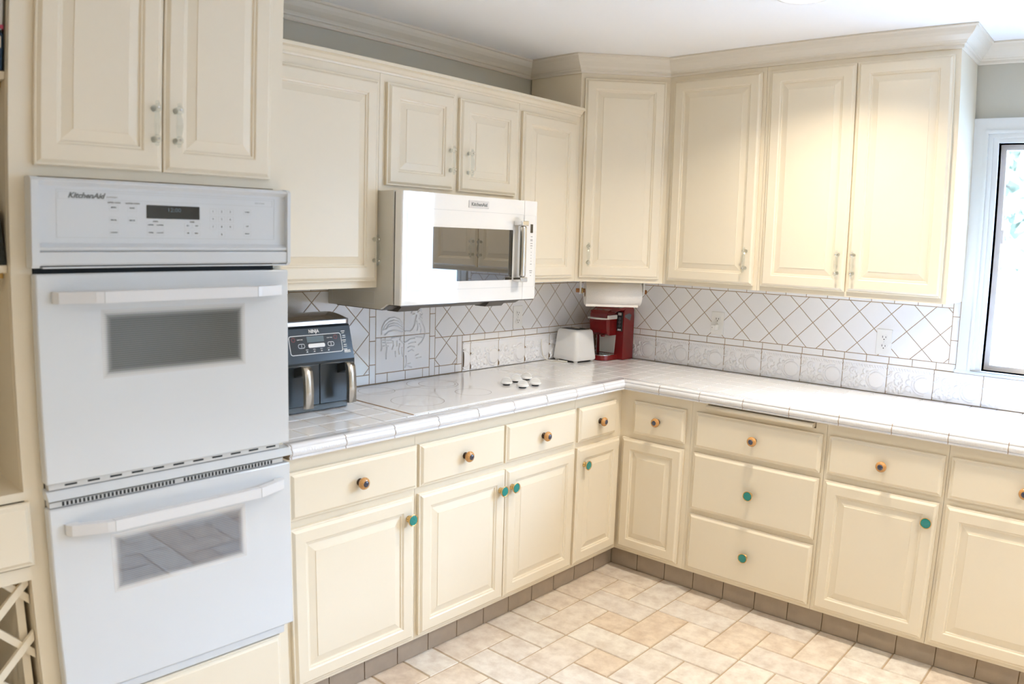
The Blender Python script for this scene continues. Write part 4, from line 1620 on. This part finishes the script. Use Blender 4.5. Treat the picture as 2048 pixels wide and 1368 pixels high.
b.build('door_gap', DARKGAP, MW)
DM = 0.4430
MWW = mat('microwave_white_glass', (0.82, 0.82, 0.81), 0.05, coat=1.0, ior=1.6, noise=(4, 0.01))


def rr_rect(a0, a1, z0, z1, r, n_=5):
    p = []
    for cx, cz2, t0 in ((a1 - r, z1 - r, 0), (a0 + r, z1 - r, PI / 2), (a0 + r, z0 + r, PI), (a1 - r, z0 + r, 1.5 * PI)):
        for k in range(n_ + 1):
            th = t0 + PI / 2 * k / n_
            p.append((cx + r * math.cos(th), cz2 + r * math.sin(th)))
    return p


b = MB(fm)
b.prism([(-1.8060, 0.4072), (-1.8060, 0.437), (-1.8035, 0.4415), (-1.799, DM), (-1.1460, DM), (-1.1450, DM - 0.001), (-1.1450, 0.4072)], 1.2930, 1.7030, 'z', 0.0012, 2)
dr = b.build('door', MWW, MW)
b = MB(fm)
b.ringplate((-1.781, -1.150, 1.3450, 1.6450), (-1.7800, -1.1510, 1.3460, 1.6440), DM - 0.0002, DM + 0.0005)
b.build('door_panel_line', PRINTL, dr)
b = MB(fm)
b.prism(rr_rect(-1.7180, -1.2130, 1.3760, 1.5795, 0.003), DM - 0.0002, DM + 0.0005, 'd')
b.build('door_window', DARKGLASS, dr)
b = MB(fm)
b.prism([(-1.1440, 0.4072), (-1.1440, DM - 0.001), (-1.1430, DM), (-1.0650, DM), (-1.0610, 0.4405), (-1.0600, 0.436), (-1.0600, 0.4072)], 1.2930, 1.7030, 'z', 0.0012, 2)
cpn = b.build('control_panel', MWW, MW)
b = MB(fm)
b.ringplate((-1.1435, -1.0720, 1.3450, 1.6430), (-1.1430, -1.0725, 1.3455, 1.6425), DM - 0.0002, DM + 0.0005)
b.build('panel_line', PRINTL, cpn)
b = MB(fm)
b.box(-1.1040, -1.0880, DM - 0.0002, DM + 0.0008, 1.571, 1.607)
b.build('display', DISPLAY, cpn)
b = MB(fm)
for k, (z, w_) in enumerate(((1.555, .006), (1.543, .007), (1.538, .007), (1.527, .007), (1.517, .007), (1.507, .004), (1.490, .002), (1.477, .002), (1.465, .002), (1.452, .002), (1.440, .005), (1.412, .009), (1.404, .007), (1.392, .003))):
    MB(fm).box(-1.0950 - w_, -1.0950 + w_, DM - 0.0002, DM + 0.0004, z - 0.0012, z + 0.0012).build('key_mark', PRINT, cpn)
# brand badge
b = MB(fm)
b.box(-1.4730, -1.3620, DM - 0.0002, DM + 0.0030, 1.6585, 1.6860, 0.0006)
bd = b.build('badge', mat('brushed_badge', (0.66, 0.64, 0.62), 0.35, metal=0.0, noise=(40, 0.05)), dr)
text('KitchenAid', fm, -1.4165, DM + 0.0033, 1.6718, 0.0195, PRINT, bd, 'badge_lettering', bold=0.0002, sx=1.0)
# handle
b = MB(fm)
b.box(-1.1960, -1.1690, 0.4600, 0.4850, 1.3875, 1.5985, 0.009, 3)
b.build('handle', SATIN, dr)
for z0, z1 in ((1.5980, 1.6180), (1.3680, 1.3880)):
    MB(fm).box(-1.2080, -1.1650, DM - 0.0005, 0.4880, z0, z1, 0.003, 2).build('handle_bracket', CHROME, dr)

# ================================================================== AIR FRYER
fa = Fr('L', -2.056, CT)
AF = thing('air_fryer', fa, 'dark slate two-drawer air fryer with chrome handles on the counter beside the ovens', 'air fryer')
a0, a1 = -2.2130, -1.9020
b = MB(fa)
side = [(0.035, CT + 0.022), (0.290, CT + 0.022), (0.3000, CT + 0.030), (0.3000, 1.098), (0.2680, 1.213), (0.262, 1.220), (0.035, 1.220)]
b.prism(side, a0, a1, 'a', 0.006, 3)
b.build('housing', AFBODY, AF)
b = MB(fa)
b.prism([(a0 + 0.004, 0.04), (a1 - 0.004, 0.04), (a1 - 0.004, 0.262), (a1 - 0.026, 0.291), (a0 + 0.026, 0.291), (a0 + 0.004, 0.262)], CT + 0.0040, CT + 0.0235, 'z', 0.002, 2)
b.build('base', AFBASE, AF)
for sx_ in (a0 + 0.03, a1 - 0.03):
    for dd in (0.07, 0.24):
        MB(fa).lathe((sx_, dd, CT + 0.0005), 'z', [(0, 0.010), (0.0045, 0.010)], 12).build('rubber_foot', BLACKP, AF)
# two drawer fronts
for p0, p1, hc in ((-2.2080, -2.0570, -2.1460), (-2.0555, -1.9060, -1.9660)):
    b = MB(fa)
    b.box(p0, p1, 0.2985, 0.3050, 0.9440, 1.0900, 0.003, 2)
    d = b.build('basket_drawer', AFBODY, AF)
    b = MB(fa)
    # arm and bowed chrome grip
    b.m(0).prism([(0.3045, 1.083), (0.345, 1.094), (0.358, 1.090), (0.366, 1.078), (0.3600, 1.066), (0.330, 1.060), (0.3045, 1.050)], hc - 0.015, hc + 0.015, 'a', 0.003, 2)
    b.build('handle_arm', BLACKP, d)
    b = MB(fa)
    b.prism([(0.3500, 1.0945), (0.362, 1.0920), (0.3700, 1.080), (0.3750, 1.050), (0.3775, 1.010), (0.3760, 0.9520), (0.3600, 0.9500), (0.3610, 1.010), (0.3590, 1.050), (0.3520, 1.075)], hc - 0.0155, hc + 0.0155, 'a', 0.006, 4, True)
    b.build('handle', SATIN, d)
# lid
b = MB(fa)
n_ = 20
lid = []
for k in range(n_ + 1):
    t_ = k / n_
    lid.append((0.045 + 0.230 * t_, 1.2400 + 0.016 * math.sin(PI * min(1, t_ * 1.02)) + 0.0 * t_))
b.prism([(0.045, 1.2225)] + lid + [(0.275, 1.2225)], a0 + 0.012, a1 - 0.010, 'a', 0.004, 3)
b.build('lid', mat('taupe_gloss_lid', (0.085, 0.070, 0.060), 0.18, coat=0.3, noise=(5, 0.1)), AF)
b = MB(fa)
b.prism(rr_rect(a0 + 0.010, a1 - 0.008, 0.040, 0.2790, 0.018), 1.2245, 1.2375, 'z', 0.002, 2)
b.build('lid_band', CHROME, AF)


def fdp(z):        # depth of the sloped control face
    return 0.3000 - (z - 1.098) * (0.032 / 0.115)


TL_ = math.atan(0.032 / 0.115)


def facedecal(poly, m_, name, off=0.0006, th=0.0006):
    b = MB(fa)
    A = [b.v(p[0], fdp(p[1]) + off - th - 0.001, p[1]) for p in poly]
    B = [b.v(p[0], fdp(p[1]) + off, p[1]) for p in poly]
    b.f(A)
    b.f(B)
    for i in range(len(poly)):
        b.f([A[i], A[(i + 1) % len(poly)], B[(i + 1) % len(poly)], B[i]])
    return b.build(name, m_, AF)


def ringdecal(o_, i_, m_, name, off=0.0010):
    b = MB(fa)
    A = [b.v(p[0], fdp(p[1]) + off, p[1]) for p in o_]
    B = [b.v(p[0], fdp(p[1]) + off, p[1]) for p in i_]
    n_ = len(o_)
    for i in range(n_):
        b.f([A[i], A[(i + 1) % n_], B[(i + 1) % n_], B[i]])
    return b.build(name, m_, AF)


facedecal(rr_rect(-2.1640, -1.9490, 1.1260, 1.1890, 0.008), mat('charcoal_panel', (0.028, 0.028, 0.027), 0.2, noise=(5, 0.1)), 'control_panel')
ringdecal(rr_rect(-2.1660, -1.9470, 1.1245, 1.1905, 0.009), rr_rect(-2.1640, -1.9490, 1.1265, 1.1885, 0.0075), WPRINT, 'panel_outline')
facedecal(rr_rect(-2.0930, -2.0220, 1.1650, 1.1850, 0.001), LCD, 'display', 0.0010)
facedecal(rr_rect(-2.0900, -2.0205, 1.1465, 1.1600, 0.005), WPRINT, 'start_bar', 0.0012)
for a, s_ in ((-2.118, '1'), (-1.995, '2')):
    ringdecal(rr_rect(a - 0.0135, a + 0.0135, 1.1470, 1.1620, 0.0065), rr_rect(a - 0.0120, a + 0.0120, 1.1485, 1.1605, 0.0050), WPRINT, 'zone_button', 0.0012)
    text(s_, fa, a, fdp(1.1545) + 0.0016, 1.1545, 0.011, WPRINT, AF, 'button_digit', tilt=TL_)
for a in (-2.148, -1.972):
    ringdecal(rr_rect(a - 0.0075, a + 0.0075, 1.170, 1.184, 0.0065), rr_rect(a - 0.0063, a + 0.0063, 1.1712, 1.1828, 0.0055), RPRINT, 'power_mark', 0.0012)
for a in (-2.122, -1.998):
    text('TEMP TIME', fa, a, fdp(1.176) + 0.0016, 1.176, 0.005, WPRINT, AF, 'panel_print', tilt=TL_)
for a in (-2.098, -2.068, -2.038, -2.008):
    facedecal([(a - 0.004, 1.1325), (a + 0.004, 1.1325), (a, 1.1360)], WPRINT, 'arrow_mark', 0.0012)
    text('MENU', fa, a, fdp(1.1405) + 0.0016, 1.1405, 0.0038, WPRINT, AF, 'panel_print', tilt=TL_)
text('NINJA', fa, -2.060, fdp(1.2010) + 0.0016, 1.2020, 0.0175, WPRINT, AF, 'brand_lettering', bold=0.0003, sx=0.9, tilt=TL_)
# white print on the right side of the control housing
b = MB(fa)
for k in range(5):
    z = 1.195 - k * 0.016
    b.box(-1.9440 + 0.004 * (k % 2), -1.9280, fdp(z) - 0.001, fdp(z) + 0.0012, z - 0.0012, z + 0.0012)
    b.box(-1.9420, -1.9310 + 0.003 * (k % 2), fdp(z - 0.006) - 0.001, fdp(z - 0.006) + 0.0012, z - 0.0072, z - 0.0055)
for z in (1.1270, 1.1235, 1.1200):
    b.box(-1.9420, -1.9150, fdp(z) - 0.001, fdp(z) + 0.0012, z - 0.001, z + 0.001)
b.build('side_print', WPRINT, AF)

# ================================================================== TOASTER
ftst = Fr('R', 0.112, CT)
TS = thing('toaster', ftst, 'compact white two-slot toaster in the counter corner, left of the coffee maker', 'toaster')
TS.rotation_euler = (0, 0, math.radians(-6))
TS.location = (0.1175, -0.335, CT)
b = MB(WORLD)


def frustum(b, w0, l0, z0, w1, l1, z1, r0, r1, n_=6, cap0=True, cap1=True):
    A = [b.v(p[0], p[1], z0) for p in rr_rect(-w0, w0, -l0, l0, r0, n_)]
    B = [b.v(p[0], p[1], z1) for p in rr_rect(-w1, w1, -l1, l1, r1, n_)]
    N = len(A)
    for i in range(N):
        b.f([A[i], A[(i + 1) % N], B[(i + 1) % N], B[i]], True)
    if cap0:
        b.f(A)
    if cap1:
        b.f(B)
    return A, B


tw, tl = 0.088, 0.082
stack = [(tw - 0.004, tl - 0.004, 0.010, 0.020), (tw, tl, 0.016, 0.024), (tw - 0.001, tl - 0.001, 0.035, 0.025), (tw - 0.012, tl - 0.012, 0.155, 0.026), (tw - 0.015, tl - 0.015, 0.163, 0.026), (tw - 0.020, tl - 0.020, 0.1675, 0.024), (tw - 0.028, tl - 0.028, 0.1690, 0.020)]
prev = None
for (w0, l0, z, r) in stack:
    cur = [b.v(p[0], p[1], z) for p in rr_rect(-w0, w0, -l0, l0, r, 6)]
    if prev:
        N = len(cur)
        for i in range(N):
            b.f([prev[i], prev[(i + 1) % N], cur[(i + 1) % N], cur[i]], True)
    else:
        b.f(cur)
    prev = cur
b.f(prev)
b.build('toaster_body', PLASTW, TS)
b = MB(WORLD)
b.prism(rr_rect(-0.058, 0.058, -0.050, 0.050, 0.010), 0.1680, 0.1700, 'z')
sl = b.build('slot_plate', mat('dark_grey_steel', (0.07, 0.075, 0.075), 0.35, metal=0.6, noise=(20, 0.2)), TS)
for yy in (-0.024, 0.024):
    MB(WORLD).box(-0.050, 0.050, yy - 0.012, yy + 0.012, 0.1698, 0.1704).build('toast_slot', DARKGAP, sl)
b = MB(WORLD)
b.box(-0.030, 0.030, -0.004, 0.004, 0.170, 0.176, 0.001)
b.build('slot_divider', SATIN, sl)
for sx_ in (-1, 1):
    for sy_ in (-1, 1):
        b = MB(WORLD)
        b.lathe((sx_ * 0.066, sy_ * 0.060, 0.0), 'z', [(0.0003, 0.010), (0.012, 0.013)], 14)
        b.build('foot', PLASTW, TS)
MB(WORLD).box(-0.070, 0.070, -0.066, 0.066, 0.005, 0.011).build('crumb_tray', BLACKP, TS)
# its cord, running along the counter at the left
Minv = (Matrix.Translation(TS.location) @ Matrix.Rotation(TS.rotation_euler.z, 4, 'Z')).inverted()
wp = [(0.024, -0.500, CT + 0.115), (0.026, -0.497, CT + 0.07), (0.032, -0.490, CT + 0.03), (0.045, -0.475, CT + 0.009), (0.070, -0.452, CT + 0.0035), (0.105, -0.437, CT + 0.0035), (0.128, -0.428, CT + 0.0035), (0.135, -0.418, CT + 0.0035), (0.118, -0.412, CT + 0.0035), (0.085, -0.420, CT + 0.004), (0.06, -0.40, CT + 0.006)]
dense = []
for k in range(len(wp) - 1):
    p0, p1, p2, p3 = (Vector(wp[max(k - 1, 0)]), Vector(wp[k]), Vector(wp[k + 1]), Vector(wp[min(k + 2, len(wp) - 1)]))
    for s_ in range(5):
        u_ = s_ / 5
        dense.append(0.5 * ((2 * p1) + (-p0 + p2) * u_ + (2 * p0 - 5 * p1 + 4 * p2 - p3) * u_ ** 2 + (-p0 + 3 * p1 - 3 * p2 + p3) * u_ ** 3))
dense.append(Vector(wp[-1]))
b = MB(WORLD)
b.tube([tuple(Minv @ p) for p in dense], 0.0030, 8)
b.build('power_cord', CORDM, TS)

# ================================================================== COFFEE MAKER
fc = Fr('R', 0.19, CT)
KM = thing('coffee_maker', fc, 'glossy red single-cup coffee maker with a silver lever in the counter corner', 'coffee maker')
b = MB(fc)
# rear housing (d = distance from the window wall)
b.prism([(0.020, CT + 0.002), (0.118, CT + 0.002), (0.120, CT + 0.030), (0.120, 1.150), (0.118, 1.184), (0.105, 1.194), (0.050, 1.190), (0.026, 1.178), (0.020, 1.150)], 0.1060, 0.2760, 'a', 0.005, 3)
hs = b.build('housing', RED, KM)
# top cover overhanging the rear
b = MB(fc)
b.prism([(0.0205, 1.168), (0.112, 1.186), (0.150, 1.186), (0.196, 1.180), (0.205, 1.172), (0.150, 1.199), (0.100, 1.204), (0.030, 1.200), (0.0205, 1.184)], 0.1140, 0.2740, 'a', 0.002, 2)
b.build('top_cover', RED, KM)
# brew head
b = MB(fc)
b.prism([(0.1170, 1.050), (0.185, 1.050), (0.205, 1.062), (0.214, 1.085), (0.218, 1.130), (0.2145, 1.168), (0.196, 1.184), (0.150, 1.192), (0.1170, 1.192)], 0.1240, 0.2310, 'a', 0.010, 4)
b.lathe((0.178, 0.170, 1.040), 'z', [(0, 0.012), (0.012, 0.014)], 16)
b.build('brew_head', RED, KM)
# lever
b = MB(fc)
pl = [(0.1165, 0.150), (0.1165, 0.222), (0.125, 0.240), (0.150, 0.249), (0.190, 0.250), (0.222, 0.243), (0.238, 0.225), (0.2400, 0.150), (0.2325, 0.150), (0.2325, 0.2195), (0.1235, 0.2195), (0.1235, 0.150)]
b.prism(pl, 1.1385, 1.1455, 'z', 0.0015, 2)
b.box(0.2330, 0.2420, 0.1300, 0.2150, 1.1380, 1.1600, 0.002)
b.build('lever', SILVERP, KM)
b = MB(fc)
b.box(0.2345, 0.2700, 0.1195, 0.1245, 1.072, 1.176, 0.002, 2)
cpk = b.build('control_strip', BLACKP, KM)
for (z0, z1, m_) in ((1.158, 1.172, SILVERP), (1.076, 1.085, WPRINT)):
    b = MB(fc)
    b.box(0.2420, 0.2630, 0.1245, 0.1256, z0, z1)
    b.build('label_plate', m_, cpk)
GBTN = mat('grey_button', (0.10, 0.13, 0.14), 0.3, noise=(30, 0.1))
for z in (1.140, 1.121, 1.102):
    MB(fc).lathe((0.2520, 0.1243, z), 'd', [(0, 0.0085), (0.0008, 0.0085), (0.0012, 0.007)], 18).build('cup_button', GBTN, cpk)
# silver back plate
b = MB(fc)
b.prism([(0.1270, 0.9500), (0.2220, 0.9500), (0.2290, 1.0480), (0.2260, 1.0520), (0.1260, 1.0520), (0.1230, 1.0480)], 0.1195, 0.1225, 'd')
b.build('back_plate', SILVERP, KM)
# drip tray
b = MB(fc)
tray = [(0.1240, 0.112)] + [(0.1240, 0.190), (0.1280, 0.212), (0.1400, 0.226), (0.160, 0.234), (0.190, 0.236), (0.215, 0.232), (0.232, 0.222), (0.2400, 0.205), (0.2420, 0.185), (0.2420, 0.112)]
b.prism(tray, CT + 0.0015, CT + 0.0270, 'z', 0.002, 2)
tr = b.build('drip_tray', RED, KM)
b = MB(fc)
tray2 = [(0.1830 + (x_ - 0.183) * 0.93, 0.120 + (y_ - 0.112) * 0.94) for x_, y_ in tray]
b.prism(tray2, CT + 0.0260, CT + 0.0300, 'z', 0.0012, 2)
gp = b.build('grate', CHROME, tr)
b = MB(fc)
for i in range(7):
    for j in range(6):
        aa, dd = 0.142 + i * 0.0135, 0.138 + j * 0.0145
        b.lathe((aa, dd, CT + 0.0299), 'z', [(0, 0.0038), (0.0004, 0.0038)], 8)
b.build('grate_holes', DARKGAP, gp)
b = MB(fc)
b.prism([(0.060, 1.130), (0.112, 1.150), (0.112, 1.160), (0.070, 1.168), (0.050, 1.160)], 0.2755, 0.2775, 'a')
b.build('hinge_plate', mat('slate_hinge', (0.13, 0.14, 0.16), 0.3, noise=(20, 0.1)), KM)

# ================================================================== PAPER TOWEL
fp = Fr('D', 0.0, 1.30)
dT = 0.524
t = thing('paper_towel_holder', fp, 'oak rod paper towel holder mounted under the diagonal corner cabinet', 'holder')
b = MB(fp)
b.lathe((-0.187, dT, 1.3010), 'a', [(0, 0.0085), (0.002, 0.0105), (0.356, 0.0105), (0.358, 0.0085)], 18)
b.build('rod', WOODR, t)
for a in (-0.1660, 0.1530):
    b = MB(fp)
    b.prism([(dT - 0.016, 1.3510), (dT + 0.016, 1.3510), (dT + 0.016, 1.300), (dT + 0.010, 1.284), (dT - 0.010, 1.284), (dT - 0.016, 1.300)], a - 0.004, a + 0.004, 'a', 0.001)
    b.build('bracket', PLASTG, t)
b = MB(fp)
b.lathe((-0.161, dT, 1.3010), 'a', [(0, 0.013), (0.006, 0.0145), (0.010, 0.012)], 16)
b.build('collar', BRASS, t)
fp2 = Fr('D', 0.0, 1.22)
t = thing('paper_towel_roll', fp2, 'white roll of paper towels hanging on the oak rod above the coffee maker', 'paper towels')
cz_ = 1.2905
b = MB(fp2)
n_ = 40
A0_, A1_ = -0.1410, 0.1370
def ringv(a, r, b_):
    return [b_.v(a, dT + r * math.cos(2 * PI * k / n_), cz_ + r * math.sin(2 * PI * k / n_)) for k in range(n_)]
Ro, Ri = 0.0600, 0.0215
r1, r2, r3, r4 = ringv(A0_, Ro, b), ringv(A1_, Ro, b), ringv(A1_, Ri, b), ringv(A0_, Ri, b)
for q0, q1 in ((r1, r2), (r2, r3), (r3, r4), (r4, r1)):
    for k in range(n_):
        b.f([q0[k], q0[(k + 1) % n_], q1[(k + 1) % n_], q1[k]], q0 is r1 or q0 is r3)
b.build('towel_sheets', PAPER, t)
b = MB(fp2)
r1, r2, r3, r4 = ringv(A0_ - 0.0005, 0.0214, b), ringv(A1_ + 0.0005, 0.0214, b), ringv(A1_ + 0.0005, 0.0200, b), ringv(A0_ - 0.0005, 0.0200, b)
for q0, q1 in ((r1, r2), (r2, r3), (r3, r4), (r4, r1)):
    for k in range(n_):
        b.f([q0[k], q0[(k + 1) % n_], q1[(k + 1) % n_], q1[k]], True)
b.build('cardboard_core', CARD, t)
b = MB(fp2)
b.prism([(dT + 0.0590, cz_ - 0.030), (dT + 0.0605, cz_ - 0.012), (dT + 0.0600, cz_ - 0.0605), (dT + 0.0585, cz_ - 0.0605)], A0_, A1_ - 0.012, 'a')
b.bm.clear()
b.prism([(dT - 0.004, cz_ - 0.0598), (dT + 0.030, cz_ - 0.0535), (dT + 0.0315, cz_ - 0.0655), (dT + 0.030, cz_ - 0.0655)], A0_ + 0.002, A1_ - 0.014, 'a')
b.build('loose_sheet', PAPER, t)

# ================================================================== CEILING LIGHTS
LABS = ['round recessed ceiling light above the counter corner, half cut by the top edge', 'round recessed ceiling light over the middle of the floor, nearest the ovens',
        'round recessed ceiling light in front of the sink window', 'round recessed ceiling light between the sink and the glass doors',
        'round recessed ceiling light at the rear of the room on the oven side', 'round recessed ceiling light at the rear of the room by the glass doors']
for i, (x, y) in enumerate(DOWNLIGHTS):
    t = bpy.data.objects.new('ceiling_light', None)
    t.location = (x, y, CEIL)
    t.empty_display_size = 0.05
    col.objects.link(t)
    tag(t, LABS[i], 'light', 'recessed ceiling lights')
    if i == 0:
        b = MB(WORLD)
        n_ = 40
        prof = [(0.095, 0.0), (0.094, -0.004), (0.086, -0.0055), (0.078, -0.003), (0.078, 0.0)]
        prev = first = None
        for (r, z) in prof:
            cur = [b.v(r * math.cos(2 * PI * k / n_), r * math.sin(2 * PI * k / n_), z) for k in range(n_)]
            if prev:
                for k in range(n_):
                    b.f([prev[k], prev[(k + 1) % n_], cur[(k + 1) % n_], cur[k]], True)
            prev = cur
        ringo = b.build('light_trim', TRIMP, t)
        b = MB(WORLD)
        b.lathe((0, 0, -0.0022), 'z', [(0, 0.0775), (0.0015, 0.0775)], 40)
        lens = b.build('lens', GLOW, t)
    else:
        for src in (ringo, lens):
            c_ = src.copy()
            col.objects.link(c_)
            c_.parent = t

# ================================================================== OUTSIDE
o = MB().box(-30, 40, 0.125, 60, -0.45, -0.35).build('driveway', LAWN)
struct(o)


def tree(x, y, h, r, seed, label):
    rn = random.Random(seed)
    t = bpy.data.objects.new('leafy_tree', None)
    t.location = (x, y, -0.35)
    t.empty_display_size = 0.3
    col.objects.link(t)
    tag(t, label, 'tree', 'trees outside the window')
    b = MB(WORLD)
    b.tube([(0, 0, 0.001), (0.05, 0.02, h * 0.25), (0, 0.06, h * 0.5), (0.08, 0, h * 0.8)], [0.16, 0.12, 0.09, 0.03], 10)
    for k in range(6):
        th = rn.uniform(0, 6.28)
        z = h * rn.uniform(0.3, 0.6)
        b.tube([(0, 0, z), (r * 0.5 * math.cos(th), r * 0.5 * math.sin(th), z + 0.5), (r * 0.8 * math.cos(th), r * 0.8 * math.sin(th), z + 1.1)], [0.05, 0.03, 0.012], 6)
    b.build('trunk', BARK, t)
    b = MB(WORLD)
    for k in range(2600):
        u = rn.gauss(0, 1), rn.gauss(0, 1), rn.gauss(0, 1)
        l_ = math.sqrt(sum(c * c for c in u))
        rad = rn.uniform(0.55, 1.0) * (1 + 0.18 * math.sin(4 * u[0] / l_ + seed) * math.cos(5 * u[2] / l_))
        c_ = Vector((u[0] / l_ * r * rad, u[1] / l_ * r * rad, h * 0.62 + u[2] / l_ * h * 0.40 * rad))
        n1 = Vector((rn.gauss(0, 1), rn.gauss(0, 1), rn.gauss(0, 1))).normalized()
        n2 = n1.cross(Vector((rn.random(), rn.random(), rn.random()))).normalized()
        s_ = rn.uniform(0.14, 0.26)
        vs_ = [b.bm.verts.new(c_ + n1 * s_), b.bm.verts.new(c_ + n2 * s_ * 0.5), b.bm.verts.new(c_ - n1 * s_), b.bm.verts.new(c_ - n2 * s_ * 0.5)]
        b.f(vs_)
    b.build('foliage', LEAF, t, recalc=False)


tree(0.9, 11.5, 6.5, 2.2, 1, 'pale green leafy tree seen through the window by the right edge')
tree(-3.8, 14.0, 7.5, 2.8, 2, 'large leafy tree outside, left of the tree in the window')
tree(5.0, 15.0, 7.0, 2.6, 3, 'leafy tree outside, right of the tree in the window')

for i, (x, y, h, r) in enumerate(((13.0, 16.5, 7.5, 2.8), (20.5, 12.0, 7.0, 2.8), (28.0, 9.0, 7.5, 2.8), (-13.0, 18.0, 7.5, 2.8))):  # trees added to cover the horizon and cut low skylight into the room
    tree(x, y, h, r, 4 + i, ('added leafy tree screening the low sky, third to the right of the window tree', 'added leafy tree screening the low sky, fourth to the right of the window tree', 'added leafy tree screening the low sky at the far right end of the outside row', 'added leafy tree screening the low sky at the far left end of the outside row')[i])
